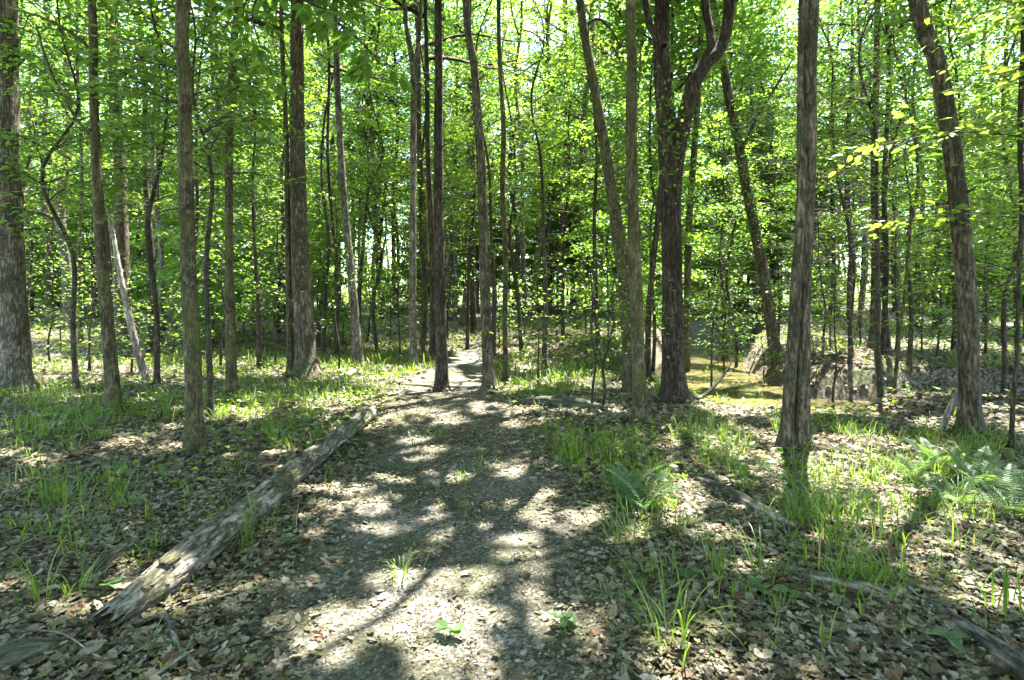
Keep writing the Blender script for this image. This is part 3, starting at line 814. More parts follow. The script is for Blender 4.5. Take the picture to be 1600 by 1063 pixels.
rng = np.random.default_rng(77)
for k_, (x, y, R_, H_, n_) in enumerate([(8.4, 7.3, 4.4, 17, 9500), (9.9, 9.9, 4.2, 18, 9500), (7.4, 4.6, 3.8, 15, 7000), (13.5, 13.0, 4.4, 19, 8000)]):  # unseen trees added so their crowns shade the right foreground
    r2 = np.random.default_rng(950 + k_); b_ = np.array([x, y, gz(x, y)])
    C_ = smooth_curve(np.stack([r2.normal(0, .12, 7), r2.normal(0, .12, 7), np.linspace(-.2, H_, 7)], 1), 40)
    t_ = thing('woodland_tree', ['stout', 'tall', 'wide-crowned', 'slender'][k_] + ' tree added outside the right edge of the view to shade the near ground', 'tree', tuple(b_), 'trees added beside the view for shade')
    build('trunk', tube(C_, .16 * np.clip(1.05 - .85 * (C_[:, 2] / H_), .08, 2), 12, .1, k_ + 60, flare=.6, flare_h=.3), M['oak'], t_, smooth=True)
    wd_, lv = crown_tall(r2, lambda z: np.array([np.interp(z, C_[:, 2], C_[:, 0]), np.interp(z, C_[:, 2], C_[:, 1]), z]), H_ * .45, H_, R_, n_, ls=.17, nl=14)
    put(build('branchwork', wd_, M['oak'], t_, smooth=True), kind='stuff')
    crown_obj(t_, lv, M['oakleaf'], 'two', sun_cull(lv, r2, off=b_, deep=True))
DEEP_L = 'tall leafy tree deep in the woods, its slim trunk half hidden by foliage'
DEEP_G = 'tall trees in the deep woods'
spots = []
tries = 0
while len(spots) < 48 and tries < 5000:
    tries += 1
    y = rng.uniform(24, 46); x = rng.uniform(-1.0, 1.0) * (y * .98 + 2)
    if creek_dist(x, y) < 1.6 or path_in(x, y) < 1.6: continue
    if any((x - a) ** 2 + (y - b) ** 2 < 5 for a, b in spots): continue
    spots.append((x, y))
protos = [tall_proto(s, H, b) for s, H, b in ((901, 19, 'oak'), (902, 22, 'dark'), (903, 17, 'mossy'), (904, 20, 'oak'), (905, 15, 'grey'))]
proots = []
for i, (x, y) in enumerate(spots):
    loc = (x, y, gz(x, y)); rz = rng.uniform(0, 6.28)
    if i < len(protos):
        r = make_from(protos[i], 'woodland_tree', deep_label(x, y, 'tall tree'), 'tree', DEEP_G, loc, rz, M['far'] if i % 2 else M['oakleaf'], 'two'); proots.append(r)
    else:
        copy_tree(proots[i % 5], loc, rz, rng.uniform(.85, 1.15), deep_label(x, y, 'tall tree'), DEEP_G)
SIDE_L = 'tall leafy tree added around the view to screen off sky light'  # copies added round and behind the camera to block sky light
for x, y in [(-9.5, 4), (-13, 9), (-16, 15), (9.5, 3.5), (13, 6), (17, 12), (-6, -4), (0, -7), (6, -5), (11, -3), (-11, -3), (-19, 22), (22, 19), (20, 27), (-3.2, -1.2), (3.4, -1.6), (-2.4, -4.6), (3, -8), (-6.5, .6), (6.5, -.8), (-5, -9), (8, -9), (0, -12), (0.4, -3.0), (-8.5, -6), (9, 0), (-4.5, 1.0), (4.6, 1.2), (-1.5, -1.0), (1.8, -.6), (-7, -2), (7.5, -3), (2, -5), (-4, -7), (5, -11), (-9, 1.5), (10.5, -6), (-3, -13)]:
    copy_tree(proots[int(rng.integers(0, 5))], (x, y, gz(x, y)), rng.uniform(0, 6.28), rng.uniform(.9, 1.1), SIDE_L, 'trees added beside the view for shade')

# ------------------------------------------------------------------ understory trees
U_NEAR = [  # px, d, height, crown base, radius, leaf size, label
 (-60, 12.0, 8.0, 2.2, 2.4, .095, 'leafy understory tree reaching in past the broad edge oak'),
 (120, 9.5, 7.0, 2.6, 2.2, .09, 'leafy understory tree behind the arched-branch maple'),
 (245, 10.5, 8.5, 3.0, 2.4, .09, 'leafy understory tree between the arched-branch maple and the near lichened trunk'),
 (330, 7.6, 6.4, 3.1, 1.7, .12, 'big-leaved bright young tree between the near lichened and slim greenish trunks'),
 (405, 12.5, 8.5, 2.6, 2.3, .09, 'leafy understory tree between the slim greenish trunk and the big flared oak'),
 (505, 14.5, 9, 2.2, 2.2, .09, 'leafy understory tree just past the big flared oak'),
 (590, 16, 8.5, 1.8, 2.2, .09, 'leafy understory tree behind the curved pale trunk'),
 (625, 15, 3.6, .7, 1.2, .08, 'low pale-leaved young tree between the curved pale and pale twin trunks'),
 (730, 17, 9, 2.6, 2.2, .09, 'leafy understory tree behind the furrowed path trunk'),
 (815, 15.5, 9.5, 2.6, 2.4, .09, 'leafy understory tree beside the thin wavy trunk'),
 (880, 16.5, 9.5, 2.4, 2.4, .09, 'leafy understory tree in the gap before the leaning mossy trunk'),
 (1020, 16, 9, 2.4, 2.2, .09, 'leafy understory tree behind the slim leaning stem'),
 (1110, 12.8, 3.4, .7, 1.1, .085, 'young maple with pale sunlit leaves on the creek bank beside the forked oak'),
 (1150, 17, 8.5, 1.6, 2.4, .09, 'leafy tree over the far creek bend'),
 (1215, 16.5, 7.5, 1.4, 2.3, .09, 'leafy tree behind the leaning bank tree'),
 (1300, 11.2, 3.0, .6, 1.5, .085, 'low layered maple spreading over the far creek bank'),
 (1330, 12.5, 8, 2.0, 2.5, .09, 'leafy tree on the far bank just right of the double trunk'),
 (1420, 11.5, 7.5, 1.6, 2.4, .09, 'leafy tree on the far bank before the curved right oak'),
 (1465, 12.2, 2.6, .5, 1.2, .08, 'low bushy young tree on the far bank beside the curved right oak'),
 (1560, 10.0, 7.0, 1.5, 2.4, .095, 'leafy layered maple behind the thin edge sapling'),
 (1660, 7.4, 6.5, 1.8, 2.2, .10, 'leafy maple reaching in from beyond the edge by the creek'),
 (1380, 8.6, 6.6, 3.3, 1.6, .10, 'young maple with layered leaves high between the double trunk and curved right oak'),
 (840, 10.2, 1.5, .35, .55, .06, 'small feathery sapling past the path beside the thin wavy trunk'),
 (690, 18, 8, 2.4, 2.0, .09, 'leafy understory tree beyond the path bend'),
 (960, 19, 9, 2.2, 2.4, .09, 'leafy understory tree far behind the leaning mossy trunk'),
 (1730, 5.6, 6.2, 2.0, 2.4, .10, 'maple just outside the right edge whose leafy layers reach past the thin edge sapling'),
 (-180, 11.0, 8.5, 2.4, 2.5, .10, 'maple outside the left edge reaching leaves over the broad edge oak'),
 (170, 12.5, 9.5, 3.2, 2.8, .10, 'high-crowned leafy tree standing behind the arched-branch maple and dead leaning stem'),
 (300, 13, 10, 3.4, 2.8, .10, 'high-crowned leafy tree behind the near lichened trunk'),
 (450, 15.5, 10.5, 3.4, 2.8, .10, 'high-crowned leafy tree behind the big flared oak'),
 (560, 17, 11, 3.4, 2.8, .11, 'high-crowned leafy tree behind the curved pale trunk'),
 (660, 15, 10.5, 3.6, 2.6, .10, 'high-crowned leafy tree behind the pale twin trunk'),
 (770, 14.5, 10, 3.8, 2.6, .10, 'high-crowned leafy tree behind the furrowed path trunk and thin wavy trunk'),
 (850, 13, 9.5, 3.8, 2.4, .10, 'high-crowned leafy tree alone in the gap right of the thin wavy trunk'),
 (935, 14, 10, 3.4, 2.6, .10, 'high-crowned leafy tree just left of the leaning mossy trunk'),
 (1040, 13.6, 10, 3.6, 2.6, .10, 'high-crowned leafy tree behind the forked oak'),
 (1130, 19, 11, 2.6, 3.0, .11, 'high-crowned leafy tree past the creek bend'),
 (1260, 15, 10, 2.6, 2.8, .10, 'high-crowned leafy tree behind the double trunk across the creek'),
 (1390, 14, 10, 2.8, 2.8, .10, 'high-crowned leafy tree behind the wavy far-bank trunk'),
 (1490, 13.5, 9.5, 2.4, 2.8, .10, 'high-crowned leafy tree behind the curved right oak'),
 (1590, 13, 9.5, 2.2, 2.8, .10, 'high-crowned leafy tree behind the thin edge sapling'),
 (1165, 15.2, 1.5, .15, .95, .07, 'dark bushy shrub hanging over the far edge of the creek water'),
 (1195, 13.6, 1.3, .12, .85, .07, 'dark bushy shrub on the creek bank beside the foot of the leaning bank tree'),
 (1150, 18.5, 1.6, .15, 1.0, .075, 'low dark shrub at the far bend of the creek'),
 (1275, 12.4, 1.1, .12, .8, .07, 'low shrub on the eroded bank just past the double trunk'),
 (50, 14, 8.5, 2.4, 2.6, .09, 'leafy understory tree between the broad edge oak and its neighbour'),
]
for i, (px, d, H, cb, R, ls, lab) in enumerate(U_NEAR):
    rng = np.random.default_rng(300 + i)
    x = (px - 800) / FPX * d; base = np.array([x, d, gz(x, d)])
    root = thing('understory_tree' if H > 4 else 'sapling', lab, 'tree' if H > 4 else 'sapling', tuple(base))
    wood, lv = under_tree(rng, H, cb, R, ls, dens=1.15 if H > 4 else 1.2, jit=.5, twigs=d < 13, lean=(rng.normal(0, .3), rng.normal(0, .3)))
    build('trunk', wood[:1], M['twig'], root, smooth=True)
    put(build('branchwork', wood[1:], M['twig'], root, smooth=True), kind='stuff')
    crown_obj(root, lv, M['maple'] if i % 2 else M['beech'], 'six' if d < 13 else 'two', sun_cull(lv, rng, keep=.01, off=base, deep=d > 11.5))

SAP = [(40, 13), (95, 16), (140, 12.2), (205, 12), (270, 13.5), (300, 16), (345, 12.5), (410, 15), (430, 13), (500, 16), (535, 17.5), (575, 19), (610, 18), (700, 19.5), (780, 17), (820, 19), (870, 21), (915, 17.5), (950, 15), (1035, 15), (1060, 19), (1130, 20), (1165, 16), (1195, 14), (1245, 13.5), (1285, 12.8),
       (1330, 11.8), (1345, 15), (1400, 13), (1440, 14.5), (1485, 11.2), (1540, 12.5), (1575, 11), (1500, 16), (160, 20), (240, 19), (380, 19), (470, 20), (650, 22), (990, 22)]
sgap = {}
for px, d in sorted(SAP): sgap.setdefault(gap_of(px), []).append((px, d))
si = 0
for gp, ms in sgap.items():
    for q, (px, d) in enumerate(ms):
        rng = np.random.default_rng(1300 + si); si += 1
        x = (px - 800) / FPX * d
        if creek_dist(x, d) < CREEK_W + .5: x += 1.6
        base = np.array([x, d, gz(x, d)]); H = rng.uniform(1.6, 4.2)
        root = thing('sapling', f'leafy young sapling, {ordinal(q)} of {len(ms)} between {gp[0]} and {gp[1]}', 'sapling', tuple(base), 'leafy saplings in the middle distance')
        wood, lv = under_tree(rng, H, H * .22, .5 + H * .28, .10, dens=.8, jit=.5, nb=int(7 + H * 3.5), twigs=d < 14)
        build('trunk', wood[:1], M['twig'], root, smooth=True)
        put(build('branchwork', wood[1:], M['twig'], root, smooth=True), kind='stuff')
        crown_obj(root, lv, M['maple'] if si % 2 else M['beech'], 'two', sun_cull(lv, rng, off=base))

def under_proto(seed, H, cb, R):
    rng = np.random.default_rng(seed)
    w, lv = under_tree(rng, H, cb, R, [.11, .14, .125, .1, .15, .12][seed % 6], dens=1.6, jit=.7, twigs=False)
    return w, lv, 'twig'
uprot = [under_proto(*a) for a in ((401, 9, .9, 2.7), (402, 7.5, .6, 2.5), (403, 12, 1.5, 3.0), (404, 5, .3, 2.2), (405, 14, 3, 3.0), (406, 3.2, .2, 1.9))]
rng = np.random.default_rng(55)
US_L = 'leafy green understory tree deep in the woods behind the tall trunks'
us = []
tries = 0
while len(us) < 150 and tries < 9000:
    tries += 1
    y = 16.5 + 26 * rng.random() ** .85; x = rng.uniform(-1, 1) * (y * .97 + 1.5)
    if creek_dist(x, y) < 1.3 or path_in(x, y) < 2.2: continue
    if y < 36 and fbm(x * .16 + 8, y * .16 + 2, 3, 2) > .505: continue
    al, pe = .5 * (x - 4.9) + .866 * (y - 12.3), abs(.866 * (x - 4.9) - .5 * (y - 12.3))
    if 0 < al < 15 and pe < 2.7: continue                       # open sky over the creek
    if x > 4 and y < 26 and rng.random() < .45: continue
    if abs(FPX * x / y + 10) < 175 and y < 29 and rng.random() < .5: continue
    if any((x - a) ** 2 + (y - b) ** 2 < 2.8 for a, b in us): continue
    us.append((x, y))
ur = []
while len(us) < 195:
    y = rng.uniform(33, 47); x = rng.uniform(-1, 1) * (y * .95)
    if creek_dist(x, y) > 1.5: us.append((x, y))
TALL = [(1130, 37), (1165, 40), (1215, 36), (1250, 39), (960, 34), (560, 35), (500, 33), (1010, 38), (620, 37), (1185, 43), (900, 38), (760, 37), (1080, 42), (430, 35), (680, 41), (840, 42), (1150, 30), (1200, 29), (1250, 31), (1110, 32), (700, 31), (800, 29), (860, 32), (930, 30), (980, 33), (600, 31), (520, 30), (370, 32), (290, 30)]
for i, (x, y) in enumerate(us):
    loc = (x, y, gz(x, y)); rz = rng.uniform(0, 6.28)
    if i < 6: ur.append(make_from(uprot[i], 'understory_tree', deep_label(x, y, 'leafy understory tree'), 'tree', 'understory trees in the deep woods', loc, rz, [M['beech'], M['maple'], M['far']][i % 3], 'two'))
    else: copy_tree(ur[i % 6], loc, rz, rng.uniform(.75, 1.2), deep_label(x, y, 'leafy understory tree'), 'understory trees in the deep woods')
for i, (px, y) in enumerate(TALL):
    x = (px - 800) / FPX * y
    copy_tree(ur[4], (x, y, gz(x, y)), rng.uniform(0, 6.28), rng.uniform(1.35, 1.65), deep_label(x, y, 'high leafy tree'), 'understory trees in the deep woods')

# hickory beside the camera whose branch hangs into the view, every leaflet of the near spray a part
def hickory():
    rng = np.random.default_rng(8)
    X0, Y0 = -5.3, 4.3; Z0 = gz(X0, Y0)
    root = thing('hickory_tree', 'hickory branch hanging in from above with big dark compound leaves before the big flared oak', 'tree', (X0, Y0, Z0))
    C = smooth_curve(np.array([(0, 0, -.2), (.05, 0, 3), (-.05, .1, 7), (.1, 0, 13)]), 50)
    wood = tube(C, np.linspace(.13, .02, 50), 18, .08, 3, flare=.6)
    A = at_px(430, -20, 5.2); Bp = at_px(540, 45, 5.2)
    bc = smooth_curve(np.array([[0, 0, 4.0], [1.2, .4, 4.7], A - [X0, Y0, Z0], Bp - [X0, Y0, Z0], at_px(600, 105, 5.1) - [X0, Y0, Z0]]), 30)
    bc2 = smooth_curve(np.array([bc[14], at_px(395, 30, 5.4) - [X0, Y0, Z0], at_px(425, 120, 5.3) - [X0, Y0, Z0]]), 14)
    build('trunk', wood, M['oak'], root, smooth=True)
    build('branch', tube(bc, np.linspace(.035, .004, 30), 7) + tube(bc2, np.linspace(.014, .003, 14), 5), M['twig'], root, smooth=True)
    me_cache = []
    for v in range(4):
        L = 1.0; t = np.linspace(0, 1, 7); w = .24 * np.sin(np.pi * t ** .75) * (1 + .1 * rng.normal(0, 1, 7)); w[0] = w[-1] = .004
        zb = -.22 * t ** 2 * rng.uniform(.3, 1.5)
        V = np.concatenate([np.stack([t, w, zb + .25 * w], 1), np.stack([t, 0 * t, zb], 1), np.stack([t, -w, zb + .25 * w], 1)])
        F = np.concatenate([np.stack([np.arange(6) + 7 * k, np.arange(6) + 7 * k + 7, np.arange(6) + 7 * k + 8, np.arange(6) + 7 * k + 1], 1) for k in (0, 1)])
        o = build('leaf', [(V, F)], M['maple'], root, smooth=True, tint=np.full(12, .25 + .12 * v)); me_cache.append(o)
    first = True; k = 0
    stalks = []
    for curve, u0, cnt in ((bc, .5, 22), (bc2, .25, 10)):
        for j in range(cnt):
            u = u0 + (1 - u0) * (j + .5) / cnt; p = curve[min(len(curve) - 1, int(u * (len(curve) - 1)))]
            a = rng.uniform(0, 6.28); d = np.array([math.cos(a), math.sin(a) * .7, rng.uniform(-.7, .05)]); d /= np.linalg.norm(d)
            ln = rng.uniform(.16, .26); e = p + d * ln; stalks.append((p, e))
            for q, (f, ang) in enumerate(((.55, 1.0), (.55, -1.0), (.92, .75), (.92, -.75), (1.0, 0))):
                b = p + d * ln * f
                yaw = math.atan2(d[1], d[0]) + ang; pit = math.asin(np.clip(-d[2] * math.cos(ang), -.9, .9)) + rng.normal(.25, .15)
                src = me_cache[k % 4]; o = src if k < 4 else src.copy()
                if k >= 4: COL.objects.link(o)
                o.parent = root; o.location = b; s = rng.uniform(.1, .155) * (1.2 if q == 4 else 1)
                o.scale = (s, s, s); o.rotation_euler = Euler((rng.normal(0, .3), pit, yaw)); k += 1
    st = np.array(stalks)
    put(build('leaf_stalk', [sticks(st[:, 0], st[:, 1], .0025, .0015)], M['grass'], root), kind='stuff')
    wood, lv = crown_tall(rng, lambda z: np.array([np.interp(z, C[:, 2], C[:, 0]), np.interp(z, C[:, 2], C[:, 1]), z]), 6.5, 13, 2.6, 4500, ls=.13)
    build('limb', wood, M['oak'], root, smooth=True)
    crown_obj(root, lv, M['maple'], 'two', sun_cull(lv, rng, off=(X0, Y0, Z0)))
hickory()

# ------------------------------------------------------------------ far woodland, one mass
def far_woods():
    rng = np.random.default_rng(4)
    parts = []
    nT = 230
    y = rng.uniform(44, 95, nT); x = rng.uniform(-1, 1, nT) * (y + 6)
    for a, b in zip(x, y):
        z = gz(a, b); H = rng.uniform(12, 20); zz = np.linspace(0, H, 6)
        P = np.stack([a + rng.normal(0, .15, 6) + zz * rng.normal(0, .02), np.full(6, b), z + zz], 1)
        parts += tube(P, np.linspace(rng.uniform(.1, .22), .03, 6), 6)
    wood = build('trunk', parts, M['oak'], None, smooth=True)
    nc = 16000
    y = 42 + 68 * rng.random(nc) ** 1.2; x = rng.uniform(-1, 1, nc) * (y * 1.0 + 8); z = 27 * rng.random(nc) ** 1.1 + .2
    c = np.stack([x, y, z + ground_z(x, y)], 1)
    keep = fbm(c[:, 0] * .16, c[:, 1] * .1, c[:, 2] * .22, 2) > .26 + .010 * np.maximum(z - 10, 0)
    keep |= z < 5
    c = c[keep]; k = 16
    n = len(c) * k
    off = rng.normal(0, 1, (n, 3)) * [.8, .8, .32]
    P = np.repeat(c, k, 0) + off
    L = rng.uniform(.2, .38, n) * np.repeat(np.clip(c[:, 1] / 62, .85, 1.6), k)
    V, F, q = leaf_geo(P, nrm(off + rng.normal(0, .5, (n, 3))), np.array([0, 0, 1]) + rng.normal(0, .5, (n, 3)), L, L * .62)
    t = np.clip(np.repeat(rng.random(len(c)) * .6 + .2, k) + rng.normal(0, .12, n), 0, 1)
    o = build('distant_woodland', [(V, F)], M['far'], None, tint=np.repeat(t, q))
    put(o, 'hazy mass of distant green woodland closing the view', 'woodland', kind='stuff')
    wood.parent = o
far_woods()

# ------------------------------------------------------------------ logs and sticks
def g3(px, py, up=0.0):
    x, y = px2g(px, py); return np.array([x, y, gz(x, y) + up])

def log(name, label, cat, pts, rads, mat, sides=18, n=46, amp=.16, fine=.05, extra=None, ragged=0.0):
    P = np.array(pts, float); base = P.mean(0); base[2] = P[:, 2].min()
    root = thing(name, label, cat, tuple(base))
    C = smooth_curve(P - base, n); R = np.interp(np.linspace(0, 1, n), np.linspace(0, 1, len(rads)), rads)
    w = tube(C, R, sides, amp, hash(name) % 7 + len(label), cap=not ragged, fine=fine * max(rads), zs=.7)
    if ragged:
        V = w[0][0]; rr = np.random.default_rng(3)
        T = nrm((C[0] - C[3])[None])[0]
        V[:sides] += T[None] * rr.uniform(-.12, .16, sides)[:, None] * ragged
        V[sides:2 * sides] += T[None] * rr.uniform(-.04, .05, sides)[:, None] * ragged
        V[-sides:] -= T[None] * rr.uniform(-.03, .03, sides)[:, None]
        ring = V[3 * sides:4 * sides]; c = ring.mean(0)[None]; a = np.arange(sides)
        w.append((np.vstack([ring, c]), np.stack([(a + 1) % sides, a, np.full(sides, sides)], -1)))
        ring = V[-sides:]; c = ring.mean(0)[None]
        w.append((np.vstack([ring, c]), np.stack([a, (a + 1) % sides, np.full(sides, sides)], -1)))
    ax = Vector(C[-1] - C[0]).normalized(); q = ax.to_track_quat('Z', 'Y'); Mi = np.array(q.inverted().to_matrix())
    o = build('wood', [(V @ Mi.T, F) for V, F in w], mat, root, smooth=True)
    o.rotation_mode = 'QUATERNION'; o.rotation_quaternion = q
    return root, base, C, R

# the long fallen log along the path
pts = [g3(168, 985, .035), g3(300, 888, .07), g3(420, 790, .075), g3(470, 745, .085), g3(520, 702, .075), g3(578, 655, .08)]
LOGPTS = pts
root, base, C, R = log('fallen_log', 'long rotting mossy log lying along the left side of the path', 'log', pts, [.075, .105, .1, .092, .088, .085], M['log'], 30, 90, .09, .10, ragged=.55)
rng = np.random.default_rng(21)
for k in range(7):                                       # plates of loose bark standing off the log
    i = int(rng.uniform(6, 84)); th = rng.uniform(.5, 2.6); w = rng.uniform(.035, .06); ln = rng.uniform(.08, .2)
    T = nrm((C[min(i + 3, 89)] - C[max(i - 3, 0)])[None])[0]; S = nrm(np.cross(T, [0, 0, 1.])[None])[0]
    us_, vs2 = np.linspace(-.5, .5, 7), np.linspace(-.5, .5, 5)
    V = []
    for a in us_:
        for b in vs2:
            ang = th + b * w / R[i]; rr = R[i] * 1.05 + .006 + .012 * rng.random() * abs(b * 2)
            e = a * ln * (1 + .2 * rng.normal())
            V.append(C[i] + T * e + S * math.cos(ang) * rr + np.array([0, 0, 1]) * math.sin(ang) * rr)
    F = [(p * 5 + q, p * 5 + q + 1, p * 5 + q + 6, p * 5 + q + 5) for p in range(6) for q in range(4)]
    q = Vector(T).to_track_quat('Z', 'Y'); Mi = np.array(q.inverted().to_matrix())
    o = build('bark_plate', [(np.array(V) @ Mi.T, np.array(F))], M['oak' if k % 3 else 'log'], root, smooth=True)
    o.rotation_mode = 'QUATERNION'; o.rotation_quaternion = q
    sol = o.modifiers.new('thick', 'SOLIDIFY'); sol.thickness = .006

log('fallen_log', 'smooth dark grey fallen log running out at the bottom right corner', 'log', [g3(1448, 945, .0), g3(1520, 995, .01), g3(1600, 1056, .025), g3(1720, 1150, .05)], [.03, .048, .055, .06], M['darklog'], 20, 30, .1, .05)
log('fallen_log', 'half-buried crumbling log with grass growing over it beside the dark grey log', 'log', [g3(1185, 882, -.02), g3(1270, 905, -.02), g3(1360, 925, -.015), g3(1440, 942, -.03)], [.045, .07, .065, .03], M['log'], 22, 40, .3, .12, ragged=.5)
log('fallen_log', 'pale sunlit log among tall grass in front of the double trunk', 'log', [g3(1085, 748, .0), g3(1150, 782, .02), g3(1245, 832, .0)], [.04, .055, .045], M['log'], 20, 34, .2, .08, ragged=.5)
log('fallen_log', 'low dark log lying across the far edge of the path', 'log', [g3(790, 633, .03), g3(850, 636, .07), g3(910, 640, .06), g3(945, 642, .02)], [.04, .08, .08, .04], M['darklog'], 18, 34, .25, .1)
log('fallen_log', 'short mossy log lying at the foot of the slim upright trunk', 'log', [g3(1000, 668, .03), g3(1022, 674, .05), g3(1045, 680, .03)], [.05, .07, .05], M['mossy'], 18, 20, .25, .1)
log('fallen_log', 'pale broken log end in the grass behind the long log', 'log', [g3(533, 598, .06), g3(556, 588, .12)], [.06, .055], M['pale'], 14, 14, .15, .08)
log('fallen_log', 'dark mossy log end at the bottom left corner', 'log', [g3(-60, 1065, .02), g3(30, 1035, .03), g3(95, 1012, 0)], [.05, .05, .03], M['darklog'], 18, 24, .25, .12, ragged=.5)
log('bark_slab', 'weathered grey slab of loose wood lying behind the near end of the long log', 'bark slab', [g3(125, 910, .0), g3(170, 885, .02), g3(198, 862, .03)], [.02, .045, .04], M['grey'], 12, 20, .4, .2, ragged=.4)
log('dead_tree', 'dead pale leaning stem broken off among the trunks near the arched-branch maple', 'dead tree', [at_px(228, 590, 11) - [0, 0, .05], at_px(212, 540, 11), at_px(196, 470, 11), at_px(182, 400, 11), at_px(174, 345, 11)], [.075, .06, .05, .042, .03], M['pale'], 12, 34, .12, .06)
log('leaning_stick', 'pale stick leaning against the foot of the curved right oak', 'stick', [g3(1470, 676), at_px(1482, 645, 6.7), at_px(1500, 606, 6.7)], [.035, .035, .03], M['pale'], 10, 16, .1, .05)
log('fallen_branch', 'bent bare branch lying beside the near end of the long log', 'branch', [g3(235, 970, .02), g3(262, 978, .04), g3(275, 1010, .025), g3(305, 1048, .02), g3(335, 1075, .02)], [.008, .014, .013, .013, .012], M['grey'], 8, 30, .15, 0)
log('fallen_branch', 'thin pale stick crossing the bent bare branch at the bottom', 'stick', [g3(235, 1070, .02), g3(270, 1050, .04), g3(302, 1030, .04)], [.008, .008, .006], M['pale'], 7, 16, .1, 0)
log('fallen_branch', 'long thin pale stem curving over the leaves in the lower left corner', 'stick', [g3(40, 995, .03), g3(100, 1012, .06), g3(160, 1040, .03), g3(200, 1028, .05)], [.004, .004, .004, .003], M['pale'], 6, 24, .1, 0)
log('fallen_branch', 'dark root-like branch arching over the creek edge by the forked oak', 'branch', [at_px(1078, 620, 8.6), at_px(1100, 618, 8.9), at_px(1128, 590, 9.2), at_px(1145, 562, 9.4)], [.04, .03, .02, .01], M['dark'], 8, 24, .15, 0)
log('fallen_branch', 'thin bare branch lying among leaves just right of the path foreground', 'branch', [g3(1010, 925, .02), g3(1060, 905, .04), g3(1120, 880, .03)], [.006, .007, .005], M['grey'], 6, 18, .1, 0)
log('fallen_branch', 'dark fallen branch lying on the far creek bank slope', 'branch', [g3(1328, 612, .05), g3(1365, 606, .08), g3(1400, 598, .06)], [.05, .05, .03], M['dark'], 10, 20, .2, .05)
for (a, b, lab) in (((925, 640), (921, 400), 'thin dark bare sapling stem beside the low dark log, the straighter one'), ((940, 640), (960, 430), 'thin bare sapling stem beside the low dark log, the one leaning away'), ((530, 585), (524, 300), 'thin dark sapling stem between the big flared oak and the curved pale trunk'), ((80, 575), (86, 330), 'thin crooked sapling stem just right of the broad edge oak')):
    x, y = px2g(*a); P0 = np.array([x, y, gz(x, y) - .05]); P1 = at_px(b[0], b[1], y)
    rr = np.random.default_rng(a[0]); root = thing('sapling', lab, 'sapling', (x, y, gz(x, y)))
    pp = np.array([P0 + (P1 - P0) * t + rr.normal(0, .04, 3) * [1, 1, 0] * (t > 0) for t in np.linspace(0, 1, 7)]) - [x, y, gz(x, y)]
    C = smooth_curve(pp, 40)
    build('trunk', tube(C, np.linspace(.022, .008, 40), 8, .1), M['dark'], root, smooth=True)
    n = 260; q = rr.uniform(.45, 1, n); c = C[(q * 39).astype(int)]; o = rr.normal(0, 1, (n, 3)) * [.4, .4, .12]
    A = c[::9]; 
    L = .07 * rr.uniform(.6, 1.2, n)
    crown_obj(root, (c + o, o + rr.normal(0, .2, (n, 3)), np.array([0, 0, 1]) + rr.normal(0, .35, (n, 3)), L, L * .6, rr.random(n)), M['beech'], 'six')

# roots of the creek bank
for k, (a, b) in enumerate((((1178, 560), (1200, 615)), ((1195, 565), (1215, 625)))):
    pass

# ------------------------------------------------------------------ leaf litter: 300 near leaves as pieces, the rest one mass
def leaf_outline(kind, rng):
    if kind == 0:      # lobed oak leaf
        t = np.array([0, .12, .2, .3, .4, .5, .62, .7, .82, 1.0]); w = np.array([.015, .05, .17, .07, .25, .1, .27, .13, .16, .01])
    elif kind == 1:    # broad lobed
        t = np.array([0, .1, .22, .35, .46, .58, .72, .85, 1.0]); w = np.array([.02, .12, .3, .16, .36, .2, .28, .1, .01])
    else:              # simple ellipse
        t = np.array([0, .15, .35, .6, .85, 1.0]); w = np.array([.01, .16, .25, .24, .11, .01])
    return t, w * rng.uniform(.85, 1.15, len(w))

def leaf_shape(kind, rng, curl, flat=False):
    t, w = leaf_outline(kind, rng); n = len(t)
    wr = w * rng.uniform(.85, 1.15, n)
    zc = curl * ((t - .5) ** 2) * 2 + rng.normal(0, .03, n)
    if flat:
        V = np.concatenate([np.stack([t - .5, w, zc + np.abs(w) * curl * 1.3], 1), np.stack([t - .5, -wr, zc - np.abs(w) * curl * .3], 1)])
        return V, np.stack([np.arange(n - 1), np.arange(n - 1) + n, np.arange(n - 1) + n + 1, np.arange(n - 1) + 1], 1)
    V = np.concatenate([np.stack([t - .5, w, zc + np.abs(w) * curl * 1.6], 1), np.stack([t - .5, 0 * t, zc], 1), np.stack([t - .5, -wr, zc + np.abs(w) * curl * 1.2], 1)])
    F = np.concatenate([np.stack([np.arange(n - 1) + n * k, np.arange(n - 1) + n * k + n, np.arange(n - 1) + n * k + n + 1, np.arange(n - 1) + n * k + 1], 1) for k in (0, 1)])
    return V, F

def rand_rot(n, rng, tilt):
    yaw = rng.uniform(0, 6.28, n); a = rng.normal(0, tilt, n); b = rng.normal(0, tilt, n)
    cy_, sy = np.cos(yaw), np.sin(yaw); ca, sa = np.cos(a), np.sin(a); cb, sb = np.cos(b), np.sin(b)
    Rz = np.zeros((n, 3, 3)); Rz[:, 0, 0] = cy_; Rz[:, 0, 1] = -sy; Rz[:, 1, 0] = sy; Rz[:, 1, 1] = cy_; Rz[:, 2, 2] = 1
    Rx = np.zeros((n, 3, 3)); Rx[:, 0, 0] = 1; Rx[:, 1, 1] = ca; Rx[:, 1, 2] = -sa; Rx[:, 2, 1] = sa; Rx[:, 2, 2] = ca
    Ry = np.zeros((n, 3, 3)); Ry[:, 1, 1] = 1; Ry[:, 0, 0] = cb; Ry[:, 0, 2] = sb; Ry[:, 2, 0] = -sb; Ry[:, 2, 2] = cb
    return Rz @ Rx @ Ry

